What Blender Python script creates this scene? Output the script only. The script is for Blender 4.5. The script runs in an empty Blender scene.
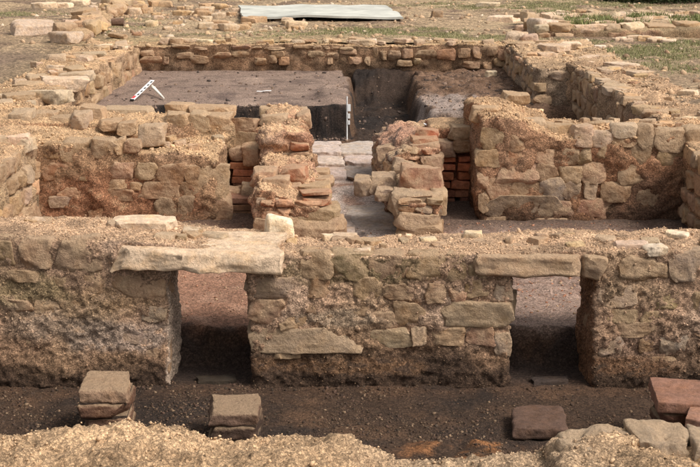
import bpy, bmesh, math, random
import numpy as np
from mathutils import Vector, Matrix, Euler

random.seed(7)
S = bpy.context.scene
C = S.collection
R = math.radians

# ---------------------------------------------------------------- camera, sky, sun, exposure
CAM_H, F_PX, PITCH = 1.60, 1300.0, math.atan(313.5 / 1300.0)
cam = bpy.data.cameras.new('camera')
cam.sensor_width = 36.0
cam.lens = 36.0 * F_PX / 700.0
cam.clip_end = 2000.0
cam_o = bpy.data.objects.new('camera', cam)
C.objects.link(cam_o)
cam_o.location = (0, 0, CAM_H)
cam_o.rotation_euler = (math.pi / 2 - PITCH, 0, 0)
S.camera = cam_o

SUN_EL, SUN_AZ = 50.0, 116.0            # azimuth from +Y clockwise (90 = from the right, >90 a little behind the camera)
w = bpy.data.worlds.new('World')
S.world = w
w.use_nodes = True
nt = w.node_tree
bg = nt.nodes['Background']
sky = nt.nodes.new('ShaderNodeTexSky')
sky.sky_type = 'NISHITA'
sky.sun_disc = False
sky.sun_elevation = R(SUN_EL)
sky.sun_rotation = R(SUN_AZ)
sky.air_density = 1.0
sky.dust_density = 4.0
sky.ozone_density = 0.6
hs = nt.nodes.new('ShaderNodeHueSaturation')   # thin veil of cloud: a whiter sky
hs.inputs['Saturation'].default_value = 0.22
nt.links.new(sky.outputs[0], hs.inputs['Color'])
nt.links.new(hs.outputs[0], bg.inputs['Color'])
bg.inputs['Strength'].default_value = 0.145

sun = bpy.data.lights.new('sun', 'SUN')
sun.energy = 2.35
sun.angle = R(20.0)
sun.color = (1.0, 0.935, 0.865)
sun_o = bpy.data.objects.new('sun', sun)
C.objects.link(sun_o)
az, el = R(SUN_AZ), R(SUN_EL)
to_sun = Vector((math.sin(az) * math.cos(el), math.cos(az) * math.cos(el), math.sin(el)))
sun_o.rotation_euler = to_sun.to_track_quat('Z', 'Y').to_euler()

S.view_settings.view_transform = 'Standard'
S.view_settings.look = 'None'
S.view_settings.gamma = 1.0
S.view_settings.exposure = 0.44

# ---------------------------------------------------------------- photo pixel -> place
CP, SP = math.cos(PITCH), math.sin(PITCH)
def ray(px, py):
    a, b = (px - 350.0) / F_PX, (233.5 - py) / F_PX
    return a, CP + b * SP, -SP + b * CP
def atY(px, py, Y):
    a, b, c = ray(px, py); t = Y / b
    return a * t, Y, CAM_H + c * t
def atZ(px, py, Z):
    a, b, c = ray(px, py); t = (Z - CAM_H) / c
    return a * t, b * t, Z

# ---------------------------------------------------------------- numpy noise
def h3(ix, iy, iz, seed):
    h = (ix.astype(np.int64) * 374761393 + iy.astype(np.int64) * 668265263 + iz.astype(np.int64) * 2147483647 + seed * 974711) & 0xffffffff
    h = ((h ^ (h >> 13)) * 1274126177) & 0xffffffff
    h = ((h ^ (h >> 16)) * 2246822519) & 0xffffffff
    return ((h ^ (h >> 15)) & 0xffffff) / float(0xffffff)
def vn(P, scale, seed=0):
    Q = P * scale
    I = np.floor(Q); f = Q - I
    u = f * f * f * (f * (f * 6 - 15) + 10)
    I = I.astype(np.int64)
    x, y, z = I[:, 0], I[:, 1], I[:, 2]
    ux, uy, uz = u[:, 0], u[:, 1], u[:, 2]
    def L(a, b, t): return a + (b - a) * t
    r = L(L(L(h3(x, y, z, seed), h3(x+1, y, z, seed), ux), L(h3(x, y+1, z, seed), h3(x+1, y+1, z, seed), ux), uy),
          L(L(h3(x, y, z+1, seed), h3(x+1, y, z+1, seed), ux), L(h3(x, y+1, z+1, seed), h3(x+1, y+1, z+1, seed), ux), uy), uz)
    return r * 2 - 1
def fbm(P, scale, seed=0, oct=3, gain=0.5):
    r = np.zeros(len(P)); a = 1.0; n = 0.0
    for k in range(oct):
        r += a * vn(P, scale * (2.03 ** k), seed + 17 * k); n += a; a *= gain
    return r / n
def worley(P, scale, seed=0):
    Q = P * scale
    I = np.floor(Q).astype(np.int64); f = Q - I
    best = np.full(len(P), 9.0)
    for dx in (-1, 0, 1):
        for dy in (-1, 0, 1):
            for dz in (-1, 0, 1):
                jx, jy, jz = I[:, 0] + dx, I[:, 1] + dy, I[:, 2] + dz
                d = ((dx + h3(jx, jy, jz, seed) - f[:, 0]) ** 2 + (dy + h3(jx, jy, jz, seed + 5) - f[:, 1]) ** 2
                     + (dz + h3(jx, jy, jz, seed + 9) - f[:, 2]) ** 2)
                best = np.minimum(best, d)
    return np.sqrt(best)
def sstep(a, b, x):
    t = np.clip((x - a) / (b - a), 0, 1)
    return t * t * (3 - 2 * t)
def mixc(c, col, m):
    return c + (np.array(col)[None, :] - c) * np.clip(m, 0, 1)[:, None]

# ---------------------------------------------------------------- materials
def new_mat(name):
    m = bpy.data.materials.new(name); m.use_nodes = True
    n = m.node_tree
    b = n.nodes['Principled BSDF']
    b.inputs['Roughness'].default_value = 0.92
    b.inputs['Specular IOR Level'].default_value = 0.2
    return m, n, b
def nd(n, t, **kw):
    x = n.nodes.new(t)
    for k, v in kw.items(): setattr(x, k, v)
    return x
def grain(n, scale, detail, coord, lo, hi):
    t = nd(n, 'ShaderNodeTexNoise'); t.inputs['Scale'].default_value = scale; t.inputs['Detail'].default_value = detail
    t.inputs['Roughness'].default_value = 0.65
    n.links.new(coord, t.inputs['Vector'])
    r = nd(n, 'ShaderNodeMapRange')
    r.inputs['From Min'].default_value = 0.25; r.inputs['From Max'].default_value = 0.75
    r.inputs['To Min'].default_value = lo; r.inputs['To Max'].default_value = hi
    n.links.new(t.outputs['Fac'], r.inputs['Value'])
    return r.outputs[0], t
def scale_col(n, col, fac):
    v = nd(n, 'ShaderNodeVectorMath', operation='SCALE')
    n.links.new(col, v.inputs[0]); n.links.new(fac, v.inputs['Scale'])
    return v.outputs[0]
def earth_mat(name, g1=70.0, g2=260.0, bump=0.6, dist=0.006, lo=0.62, hi=1.38, cell=1.0, gain=(1.46, 1.27, 1.15)):
    m, n, b = new_mat(name)
    geo = nd(n, 'ShaderNodeNewGeometry'); pos = geo.outputs['Position']
    at = nd(n, 'ShaderNodeAttribute', attribute_name='Col')
    f1, t1 = grain(n, g1, 4, pos, lo, hi)
    f2, t2 = grain(n, g2, 2, pos, 0.78, 1.22)
    f3, t3 = grain(n, 5.0, 4, pos, 0.80, 1.20)
    c = scale_col(n, scale_col(n, scale_col(n, at.outputs['Color'], f1), f2), f3)
    for sc, lo_, hi_ in ((g1 * 1.25, 0.60, 1.42), (g1 * 2.6, 0.72, 1.30)):
        wv = nd(n, 'ShaderNodeTexNoise'); wv.inputs['Scale'].default_value = g1 * 0.25; n.links.new(pos, wv.inputs['Vector'])
        wm = nd(n, 'ShaderNodeVectorMath', operation='MULTIPLY_ADD'); wm.inputs[1].default_value = (1.2 / g1,) * 3
        n.links.new(wv.outputs['Color'], wm.inputs[0]); n.links.new(pos, wm.inputs[2])
        vc = nd(n, 'ShaderNodeTexVoronoi'); vc.inputs['Scale'].default_value = sc; n.links.new(wm.outputs[0], vc.inputs['Vector'])
        sp = nd(n, 'ShaderNodeSeparateColor'); n.links.new(vc.outputs['Color'], sp.inputs[0])
        mr = nd(n, 'ShaderNodeMapRange'); mr.inputs['To Min'].default_value = 1 + (lo_ - 1) * cell; mr.inputs['To Max'].default_value = 1 + (hi_ - 1) * cell
        n.links.new(sp.outputs[0], mr.inputs['Value'])
        c = scale_col(n, c, mr.outputs[0])
        md = nd(n, 'ShaderNodeMapRange'); md.inputs['From Max'].default_value = 0.75; md.inputs['To Min'].default_value = 1 + .12 * cell; md.inputs['To Max'].default_value = 1 - .30 * cell
        n.links.new(vc.outputs['Distance'], md.inputs['Value'])
        c = scale_col(n, c, md.outputs[0])
    gn = nd(n, 'ShaderNodeVectorMath', operation='MULTIPLY'); gn.inputs[1].default_value = gain; n.links.new(c, gn.inputs[0])
    n.links.new(gn.outputs[0], b.inputs['Base Color'])
    vo = nd(n, 'ShaderNodeTexVoronoi'); vo.inputs['Scale'].default_value = g1 * 1.3
    n.links.new(pos, vo.inputs['Vector'])
    vo.inputs['Randomness'].default_value = 1.0
    t1.inputs['Roughness'].default_value = 0.8; t1.inputs['Detail'].default_value = 7
    t7 = nd(n, 'ShaderNodeTexNoise'); t7.inputs['Scale'].default_value = g1 * 0.33; t7.inputs['Detail'].default_value = 6; t7.inputs['Roughness'].default_value = 0.7
    n.links.new(pos, t7.inputs['Vector'])
    m7 = nd(n, 'ShaderNodeMath', operation='MULTIPLY_ADD'); m7.inputs[1].default_value = 2.2
    n.links.new(t7.outputs['Fac'], m7.inputs[0]); n.links.new(t1.outputs['Fac'], m7.inputs[2])
    vs = nd(n, 'ShaderNodeMath', operation='MULTIPLY'); vs.inputs[1].default_value = 0.35
    n.links.new(vo.outputs['Distance'], vs.inputs[0])
    ad = nd(n, 'ShaderNodeMath', operation='SUBTRACT')
    n.links.new(m7.outputs[0], ad.inputs[0]); n.links.new(vs.outputs[0], ad.inputs[1])
    ad2 = nd(n, 'ShaderNodeMath', operation='MULTIPLY_ADD'); ad2.inputs[1].default_value = 0.5
    n.links.new(t2.outputs['Fac'], ad2.inputs[0]); n.links.new(ad.outputs[0], ad2.inputs[2])
    bp = nd(n, 'ShaderNodeBump'); bp.inputs['Strength'].default_value = bump; bp.inputs['Distance'].default_value = dist
    n.links.new(ad2.outputs[0], bp.inputs['Height']); n.links.new(bp.outputs[0], b.inputs['Normal'])
    return m
def stone_mat(name, bump=0.5, dust=True, upk=0.45, dlo=-0.45, dhi=1.15):
    m, n, b = new_mat(name)
    geo = nd(n, 'ShaderNodeNewGeometry'); pos = geo.outputs['Position']
    oi = nd(n, 'ShaderNodeObjectInfo')
    f1, t1 = grain(n, 26.0, 7, pos, 0.58, 1.34)
    f2, t2 = grain(n, 150.0, 3, pos, 0.82, 1.18)
    c = scale_col(n, scale_col(n, oi.outputs['Color'], f1), f2)
    gn = nd(n, 'ShaderNodeVectorMath', operation='MULTIPLY'); gn.inputs[1].default_value = (1.32, 1.15, 1.03); n.links.new(c, gn.inputs[0]); c = gn.outputs[0]
    # lichen / iron tint in blotches
    f3, t3 = grain(n, 9.0, 4, pos, -0.9, 1.2)
    mx = nd(n, 'ShaderNodeMix', data_type='RGBA', blend_type='MULTIPLY')
    cl = nd(n, 'ShaderNodeClamp'); n.links.new(f3, cl.inputs[0])
    n.links.new(cl.outputs[0], mx.inputs['Factor']); n.links.new(c, mx.inputs[6]); mx.inputs[7].default_value = (1.0, 0.90, 0.76, 1)
    col = mx.outputs[2]
    if dust:   # loose earth settled on the upward faces and crusted in patches
        sx = nd(n, 'ShaderNodeSeparateXYZ'); n.links.new(geo.outputs['Normal'], sx.inputs[0])
        f4, t4 = grain(n, 13.0, 7, pos, dlo, dhi)
        a = nd(n, 'ShaderNodeMath', operation='MULTIPLY_ADD'); a.inputs[1].default_value = upk
        n.links.new(sx.outputs['Z'], a.inputs[0]); n.links.new(f4, a.inputs[2])
        cl2 = nd(n, 'ShaderNodeClamp'); cl2.inputs['Max'].default_value = 0.75; n.links.new(a.outputs[0], cl2.inputs[0])
        mx2 = nd(n, 'ShaderNodeMix', data_type='RGBA')
        n.links.new(cl2.outputs[0], mx2.inputs['Factor']); n.links.new(col, mx2.inputs[6])
        f5, t5 = grain(n, 90.0, 3, pos, 0.7, 1.3)
        rgb = nd(n, 'ShaderNodeRGB'); rgb.outputs[0].default_value = (0.47, 0.325, 0.20, 1)
        n.links.new(scale_col(n, rgb.outputs[0], f5), mx2.inputs[7])
        col = mx2.outputs[2]
    n.links.new(col, b.inputs['Base Color'])
    f6, t6 = grain(n, 48.0, 8, pos, 0, 1); t6.inputs['Roughness'].default_value = 0.75
    ad = nd(n, 'ShaderNodeMath', operation='MULTIPLY_ADD'); ad.inputs[1].default_value = 0.9
    n.links.new(t6.outputs['Fac'], ad.inputs[0]); n.links.new(t1.outputs['Fac'], ad.inputs[2])
    bp = nd(n, 'ShaderNodeBump'); bp.inputs['Strength'].default_value = bump * 1.7; bp.inputs['Distance'].default_value = 0.03
    n.links.new(ad.outputs[0], bp.inputs['Height']); n.links.new(bp.outputs[0], b.inputs['Normal'])
    return m
def plain_mat(name, col, rough=0.7, lo=0.9, hi=1.1, sc=40.0):
    m, n, b = new_mat(name)
    b.inputs['Roughness'].default_value = rough
    tc = nd(n, 'ShaderNodeTexCoord')
    f, t = grain(n, sc, 4, tc.outputs['Object'], lo, hi)
    rgb = nd(n, 'ShaderNodeRGB'); rgb.outputs[0].default_value = (*col, 1)
    n.links.new(scale_col(n, rgb.outputs[0], f), b.inputs['Base Color'])
    return m
M = {}
M['mortar'] = earth_mat('mortar_gravelly', 85.0, 300.0, 1.0, 0.009)
M['earth'] = earth_mat('dug_earth', 75.0, 260.0, 0.9, 0.010, cell=0.9)
M['field'] = earth_mat('field_soil', 22.0, 90.0, 0.7, 0.02, gain=(1.20, 1.10, 1.02))
M['stone'] = stone_mat('wall_stone')
M['clean'] = stone_mat('clean_stone', 0.4, False)
M['brick'] = stone_mat('fired_tile', 0.35, False)
M['pillar'] = stone_mat('sooty_tile', 0.6, True, 1.05, -0.75, 0.35)
M['gravel'] = earth_mat('loose_gravel', 200.0, 400.0, 0.2, 0.002, 0.85, 1.15, 0.3, (1.12, 1.0, 0.93))
M['grass'] = earth_mat('grass_blades', 30.0, 60.0, 0.0, 0.001, 0.75, 1.25, 0.3, (1.05, 1.05, 1.05))
M['white'] = plain_mat('white_paint', (0.78, 0.77, 0.74), 0.5)
M['black'] = plain_mat('black_paint', (0.02, 0.02, 0.02), 0.5)
M['red'] = plain_mat('red_paint', (0.55, 0.05, 0.05), 0.5)
M['sheet'] = plain_mat('grey_green_sheet', (0.47, 0.46, 0.40), 0.95, 0.62, 1.2, 2.0)
M['rope'] = plain_mat('white_rod', (0.7, 0.69, 0.66), 0.6)
M['wood'] = plain_mat('pale_lath', (0.62, 0.58, 0.50), 0.8)
M['log'] = plain_mat('brown_log', (0.15, 0.09, 0.06), 0.9, 0.6, 1.3, 25.0)

# ---------------------------------------------------------------- objects
def tag(o, label=None, cat=None, group=None, kind=None):
    if label: o['label'] = label
    if cat: o['category'] = cat
    if group: o['group'] = group
    if kind: o['kind'] = kind
    return o
def link(name, me, mat, parent=None, loc=(0, 0, 0), rot=(0, 0, 0), col=None):
    o = bpy.data.objects.new(name, me); C.objects.link(o)
    if mat is not None and not me.materials: me.materials.append(mat)
    if parent is not None:
        o.parent = parent
        loc = Vector(loc) - parent.location
    o.location = loc; o.rotation_euler = rot
    if col is not None: o.color = (col[0], col[1], col[2], 1)
    return o
def empty(name, loc, label, cat, group=None):
    o = bpy.data.objects.new(name, None); C.objects.link(o)
    o.location = loc; o.empty_display_size = 0.2
    return tag(o, label, cat, group)
def np_mesh(name, V, F, cols=None, smooth=True):
    """V (n,3); F (m,k) all faces with k corners"""
    F = np.asarray(F); V = np.asarray(V, dtype=np.float64)
    me = bpy.data.meshes.new(name)
    m, k = F.shape
    me.vertices.add(len(V)); me.vertices.foreach_set('co', V.astype(np.float32).ravel())
    me.loops.add(m * k); me.loops.foreach_set('vertex_index', F.astype(np.int32).ravel())
    me.polygons.add(m); me.polygons.foreach_set('loop_start', np.arange(0, m * k, k, dtype=np.int32))
    me.polygons.foreach_set('loop_total', np.full(m, k, dtype=np.int32))
    me.polygons.foreach_set('use_smooth', np.full(m, smooth, dtype=bool))
    me.update(calc_edges=True); me.validate()
    if cols is not None: set_col(me, cols)
    return me
def set_col(me, cols):
    a = me.color_attributes.new('Col', 'FLOAT_COLOR', 'POINT')
    c4 = np.ones((len(cols), 4), dtype=np.float32); c4[:, :3] = np.clip(cols, 0.004, 0.9)
    a.data.foreach_set('color', c4.ravel())

COLS = {}
# -- a lump of masonry core: overlapping prisms, voxel-fused, smoothed, roughened
def prism_xy(poly, z0, z1):
    n = len(poly)
    V = [(x, y, z0) for x, y in poly] + [(x, y, z1) for x, y in poly]
    F = [tuple(range(n))[::-1], tuple(range(n, 2 * n))] + [(i, (i + 1) % n, n + (i + 1) % n, n + i) for i in range(n)]
    return V, F
def prism_xz(poly, y0, y1):
    n = len(poly)
    V = [(x, y0, z) for x, z in poly] + [(x, y1, z) for x, z in poly]
    F = [tuple(range(n)), tuple(range(n, 2 * n))[::-1]] + [((i + 1) % n, i, n + i, n + (i + 1) % n) for i in range(n)]
    return V, F
def box(x0, x1, y0, y1, z0, z1):
    return prism_xy([(x0, y0), (x1, y0), (x1, y1), (x0, y1)], z0, z1)
def core(name, solids, voxel, colour, parent, mat='mortar', big=0.03, mid=0.016, fine=0.005, peb=0.0, warp=None, smooth=5, seed=1, lump=0.0, puff=0.007, damp=0.45):
    V, F = [], []
    for v, f in solids:
        o = len(V); V += v; F += [tuple(i + o for i in q) for q in f]
    me0 = bpy.data.meshes.new('tmp'); me0.from_pydata(V, [], F)
    bm = bmesh.new(); bm.from_mesh(me0); bmesh.ops.recalc_face_normals(bm, faces=bm.faces); bm.to_mesh(me0); bm.free()
    ob = bpy.data.objects.new('tmp', me0); C.objects.link(ob)
    md = ob.modifiers.new('r', 'REMESH'); md.mode = 'VOXEL'; md.voxel_size = voxel; md.adaptivity = 0.0
    dg = bpy.context.evaluated_depsgraph_get()
    me = bpy.data.meshes.new_from_object(ob.evaluated_get(dg))
    bpy.data.objects.remove(ob); bpy.data.meshes.remove(me0)
    me.name = name
    n = len(me.vertices)
    P = np.empty(n * 3, dtype=np.float32); me.vertices.foreach_get('co', P); P = P.reshape(-1, 3).astype(np.float64)
    E = np.empty(len(me.edges) * 2, dtype=np.int32); me.edges.foreach_get('vertices', E); E = E.reshape(-1, 2)
    deg = np.bincount(E.ravel(), minlength=n).astype(float); deg[deg == 0] = 1
    def lap(Q):
        out = np.empty_like(Q)
        for k in range(3):
            out[:, k] = (np.bincount(E[:, 0], Q[E[:, 1], k], n) + np.bincount(E[:, 1], Q[E[:, 0], k], n)) / deg
        return out
    for _ in range(smooth): P = P * 0.4 + lap(P) * 0.6
    if warp is not None: P = warp(P)
    def normals():
        me.vertices.foreach_set('co', P.astype(np.float32).ravel()); me.update()
        N = np.empty(n * 3, dtype=np.float32); me.vertex_normals.foreach_get('vector', N) if hasattr(me.vertex_normals, 'foreach_get') else me.vertices.foreach_get('normal', N)
        return N.reshape(-1, 3).astype(np.float64)
    D = np.stack([fbm(P, 3.2, seed + 1, 2), fbm(P, 3.2, seed + 2, 2), fbm(P, 3.6, seed + 3, 2)], 1)
    P = P + D * big
    N = normals()
    d = mid * fbm(P, 11.0, seed + 4, 3, 0.55) * 1.6 + fine * fbm(P, 45.0, seed + 6, 2) * 1.6
    d += puff * (1 - 0.8 * sstep(0.3, 0.7, N[:, 2]))
    d *= 1 - damp * sstep(0.5, 0.85, N[:, 2])
    if lump: d += lump * (0.45 - worley(P, 13.0, seed + 8)) * 1.4
    if peb: d += peb * (0.5 - worley(P, 55.0, seed + 9)) * 1.6
    P = P + N * d[:, None]
    N = normals()
    cc = colour(P, N); set_col(me, cc); COLS[id(P)] = cc
    me.polygons.foreach_set('use_smooth', np.ones(len(me.polygons), dtype=bool))
    if parent is not None:
        me.transform(Matrix.Translation(-parent.location))
        o = link('core', me, M[mat], parent, parent.location)
    else:
        o = link(name, me, M[mat])
    return o, P, N

# -- stones: rounded, skewed, chipped blocks
def cube_grid(n):
    idx = {}; V = []; F = []
    def vid(p):
        k = tuple(np.round(p, 5))
        if k not in idx: idx[k] = len(V); V.append(p)
        return idx[k]
    t = np.linspace(-1, 1, n + 1); t = np.sign(t) * np.abs(t) ** 0.8
    for ax in range(3):
        for s in (-1, 1):
            a, b = (ax + 1) % 3, (ax + 2) % 3
            for i in range(n):
                for j in range(n):
                    q = []
                    for (ii, jj) in ((i, j), (i + 1, j), (i + 1, j + 1), (i, j + 1)):
                        p = [0, 0, 0]; p[ax] = s; p[a] = t[ii]; p[b] = t[jj]
                        q.append(vid(p))
                    F.append(q if s > 0 else q[::-1])
    return np.array(V, float), np.array(F)
GRIDS = {n: cube_grid(n) for n in (5, 7, 9, 12, 15, 18, 26)}
rs = np.random.RandomState(11)
def stone_mesh(dims, seed, n=9, rnd=0.4, skew=0.16, cuts=3, amp=1.0, name='stone', rag=0.0):
    r = np.random.RandomState(seed)
    G, F = GRIDS[n]
    half = np.array(dims) / 2.0
    mn = half.min()
    p = G * half
    rad = rnd * mn
    inner = np.clip(p, -(half - rad), half - rad)
    d = p - inner
    L = np.linalg.norm(d, axis=1); L[L == 0] = 1
    p = inner + d / L[:, None] * np.minimum(rad, L)[:, None]
    # skew the eight corners
    off = (r.rand(2, 2, 2, 3) - 0.5) * 2 * skew * np.minimum(half, 2.2 * mn)
    t = (G + 1) / 2
    for i in (0, 1):
        for j in (0, 1):
            for k in (0, 1):
                wgt = (t[:, 0] if i else 1 - t[:, 0]) * (t[:, 1] if j else 1 - t[:, 1]) * (t[:, 2] if k else 1 - t[:, 2])
                p = p + wgt[:, None] * off[i, j, k]
    for c in range(cuts):
        nv = r.normal(size=3); nv[np.argmin(half)] *= 0.6; nv /= np.linalg.norm(nv)
        ext = (np.abs(nv) * half).sum()
        lim = ext * r.uniform(0.62, 0.86)
        over = np.maximum(p @ nv - lim, 0)
        p = p - over[:, None] * nv[None, :] * 0.9
    s = r.randint(1000)
    nn = p / np.maximum(np.linalg.norm(p, axis=1), 1e-6)[:, None]
    a = amp * min(mn, 0.12)
    p = p + nn * (fbm(p + s, 0.55 / mn, s, 2) * 0.20 * a + fbm(p + s, 1.8 / mn, s + 3, 2) * 0.12 * a)[:, None]
    if rag:
        p[:, 0] += rag * fbm(p + s, 6.0, s + 31, 3, .6) * 1.4; p[:, 1] += rag * fbm(p + s, 4.5, s + 37, 3, .6) * 1.6
        p[:, 2] += 0.35 * rag * fbm(p + s, 10.0, s + 41, 3, .6)
    me = np_mesh(name, p, F); me.set_sharp_from_angle(angle=R(30))
    return me
def face_stone(dims, seed, n=9, rough=1.0, chop=1.0, name='stone'):
    """a roughly squared building stone, its worn face towards -Y"""
    r = np.random.RandomState(seed)
    G, F = GRIDS[n]
    half = np.array(dims) / 2.0
    mn = min(half[0], half[2])
    p = G * half
    rad = 0.13 * min(mn, half[1])
    inner = np.clip(p, -(half - rad), half - rad)
    d = p - inner
    L = np.linalg.norm(d, axis=1); L[L == 0] = 1
    p = inner + d / L[:, None] * np.minimum(rad, L)[:, None]
    off = (r.rand(2, 2, 2, 3) - 0.5) * 2 * np.array((0.30, 0.16, 0.26)) * np.minimum(half, 1.6 * mn)
    t = (G + 1) / 2
    for i in (0, 1):
        for j in (0, 1):
            for k in (0, 1):
                wgt = (t[:, 0] if i else 1 - t[:, 0]) * (t[:, 1] if j else 1 - t[:, 1]) * (t[:, 2] if k else 1 - t[:, 2])
                p = p + wgt[:, None] * off[i, 0 if r.rand() < .7 else j, k] if False else p + wgt[:, None] * off[i, j, k]
    def cut(nv, lim, s=0.92):
        nonlocal p
        nv = np.array(nv, float); nv /= np.linalg.norm(nv)
        ext = (np.abs(nv) * half).sum()
        over = np.maximum(p @ nv - lim * ext, 0)
        p = p - over[:, None] * nv[None, :] * s
    for sx in (-1, 1):
        for sz in (-1, 1):
            a = r.uniform(0.35, 1.2)
            cut((sx * math.cos(a), -r.uniform(0, .5), sz * math.sin(a)), 1 - chop * r.uniform(0.02, 0.30))
    for k in range(3):
        cut((r.normal() * .45, -1, r.normal() * .45), r.uniform(0.66, 0.86))
    s = r.randint(1000)
    nn = p / np.maximum(np.linalg.norm(p, axis=1), 1e-6)[:, None]
    a = rough * min(mn, 0.10)
    rid = 1 - np.abs(fbm(p + s, 1.3 / mn, s + 9, 2)) * 2
    p = p + nn * (fbm(p + s, 0.6 / mn, s, 2) * 0.20 * a + rid * 0.07 * a + fbm(p + s, 3.4 / mn, s + 3, 2) * 0.09 * a)[:, None]
    me = np_mesh(name, p, F); me.set_sharp_from_angle(angle=R(32)); me['ymin'] = float(np.percentile(p[:, 1], 8))
    return me
LIB = [face_stone((0.3, 0.3, 0.2), 300 + i, 9) for i in range(26)]
LIBD = np.array((0.3, 0.3, 0.2))

# palette (linear base colours)
GREYB = (0.31, 0.235, 0.165); BUFF = (0.38, 0.285, 0.185); OLIVE = (0.275, 0.21, 0.125); TAN = (0.44, 0.33, 0.205)
PINK = (0.40, 0.27, 0.20); PALE = (0.47, 0.395, 0.30); WHITE = (0.55, 0.48, 0.38); GREY = (0.31, 0.27, 0.23)
DARK = (0.17, 0.125, 0.09); RED = (0.42, 0.19, 0.115); BRICK = (0.45, 0.175, 0.10); BLUE = (0.25, 0.235, 0.225); SOOT = (0.07, 0.055, 0.045)
BROWN = (0.29, 0.195, 0.125)
def jit(c, a=0.12):
    k = 1 + random.uniform(-a, a)
    return tuple(max(0.01, v * k * (1 + random.uniform(-a, a) * 0.35)) for v in c)
MORT = (0.345, 0.24, 0.15)
def blend(c, k=0.20):
    if sum(c) > 1.15: k *= 0.4
    return tuple(a * (1 - k) + b * k for a, b in zip(c, MORT))
SEED = [1000]
def px_stone(parent, Y, x0, y0, x1, y1, col, out=0.022, depth=None, rot=0.0, name='stone', cuts=3, rnd=0.36, skew=0.14, mat='stone', n=None):
    """a stone whose face fills the photo rectangle on the wall plane at distance Y; out = how proud it stands"""
    ax, _, az = atY(x0, y1, Y); bx, _, bz = atY(x1, y0, Y)
    dx, dz = bx - ax, bz - az
    dy = depth or min(max(0.12, 0.7 * max(dx, dz)), 0.28)
    SEED[0] += 1
    n = n or (18 if dx > 0.28 else 15 if Y < 8 else 12)
    me = face_stone((dx * 1.10, dy, dz * 1.12), SEED[0], n)
    ymin = me['ymin']
    return link(name, me, M[mat], parent, ((ax + bx) / 2, Y - 0.003 - 0.30 * out - ymin, (az + bz) / 2),
                (random.uniform(-.05, .05), R(rot) + random.uniform(-.03, .03), random.uniform(-.06, .06)), jit(blend(col), .09))
def lib_stone(parent, loc, dims, rotz, col, name='stone', tilt=0.06, mat='stone'):
    me = random.choice(LIB)
    o = link(name, me, M[mat], parent, loc, (random.uniform(-tilt, tilt), random.uniform(-tilt, tilt), rotz), jit(col))
    o.scale = [dims[k] / LIBD[k] for k in range(3)]
    return o
def fill_face(parent, p0, p1, z0, z1, nrm, pal, course=0.11, wid=(0.10, 0.24), out=0.015, avoid=(), skip=0.1, depth=0.2, jitter=0.25):
    """rows of stones on a vertical face running p0 -> p1, outward normal nrm"""
    p0, p1 = Vector(p0), Vector(p1)
    Lg = (p1 - p0).length; d = (p1 - p0) / Lg; nv = Vector(nrm)
    rz = math.atan2(d.y, d.x)
    if Vector((d.y, -d.x, 0)).dot(nv) < 0: rz += math.pi
    z = z0
    while z < z1 - course * 0.4:
        h = min(course * random.uniform(0.8, 1.2), z1 - z)
        u = random.uniform(-0.06, 0)
        while u < Lg:
            wd = random.uniform(*wid)
            uc, zc = u + wd / 2, z + h / 2 + random.uniform(-1, 1) * jitter * 0.12 * h
            c = p0 + d * uc
            if random.random() > skip and not any(a[0] < uc < a[1] and a[2] < zc < a[3] for a in avoid) and uc < Lg:
                loc = c + nv * (0.004 + 0.5 * out * random.uniform(0.0, 1.6) - 0.40 * depth)
                hh = h * random.uniform(0.75, 1.0)
                lib_stone(parent, (loc.x, loc.y, zc), (wd * 0.97, depth, hh), rz, blend(random.choice(pal), .2), tilt=0.05)
            u += wd + random.uniform(0.0, 0.02)
        z += h + 0.005
    return

# -- loose grit: many little stones joined into one part
OCT_V = np.array([(1, 0, 0), (-1, 0, 0), (0, 1, 0), (0, -1, 0), (0, 0, 1), (0, 0, -1)], float)
OCT_F = np.array([(0, 2, 4), (2, 1, 4), (1, 3, 4), (3, 0, 4), (2, 0, 5), (1, 2, 5), (3, 1, 5), (0, 3, 5)])
ICO = None
def ico():
    global ICO
    if ICO is None:
        bm = bmesh.new(); bmesh.ops.create_icosphere(bm, subdivisions=1, radius=1)
        bm.verts.ensure_lookup_table()
        ICO = (np.array([v.co[:] for v in bm.verts]), np.array([[v.index for v in f.verts] for f in bm.faces])); bm.free()
    return ICO
def grit(name, pts, sizes, cols, seed, parent=None, fat=False, sink=0.45, smooth=True):
    r = np.random.RandomState(seed)
    BV, BF = ico() if fat else (OCT_V, OCT_F)
    n = len(pts); k = len(BV)
    jv = BV[None] * (1 + (r.rand(n, k, 1) - 0.5) * 0.7)
    sc = np.stack([r.uniform(0.7, 1.35, n), r.uniform(0.7, 1.35, n), r.uniform(0.55, 1.0, n)], 1) * np.asarray(sizes)[:, None]
    q = r.normal(size=(n, 4)); q[:, 1:3] *= 0.35; q /= np.linalg.norm(q, axis=1)[:, None]
    a, b, c, d = q.T
    Rm = np.stack([np.stack([1-2*(c*c+d*d), 2*(b*c-a*d), 2*(b*d+a*c)], 1), np.stack([2*(b*c+a*d), 1-2*(b*b+d*d), 2*(c*d-a*b)], 1),
                   np.stack([2*(b*d-a*c), 2*(c*d+a*b), 1-2*(b*b+c*c)], 1)], 1)
    V = np.einsum('nij,nkj->nki', Rm, jv * sc[:, None, :]) + np.asarray(pts)[:, None, :]
    V[:, :, 2] += (sc[:, 2] * (0.5 - sink))[:, None]
    F = BF[None] + (np.arange(n) * k)[:, None, None]
    me = np_mesh(name, V.reshape(-1, 3), F.reshape(-1, 3), np.repeat(np.asarray(cols), k, axis=0), smooth)
    if parent is not None: me.transform(Matrix.Translation(-parent.location))
    o = link(name, me, M['gravel'], parent, parent.location if parent is not None else (0, 0, 0))
    o['kind'] = 'stuff'
    return o
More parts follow.
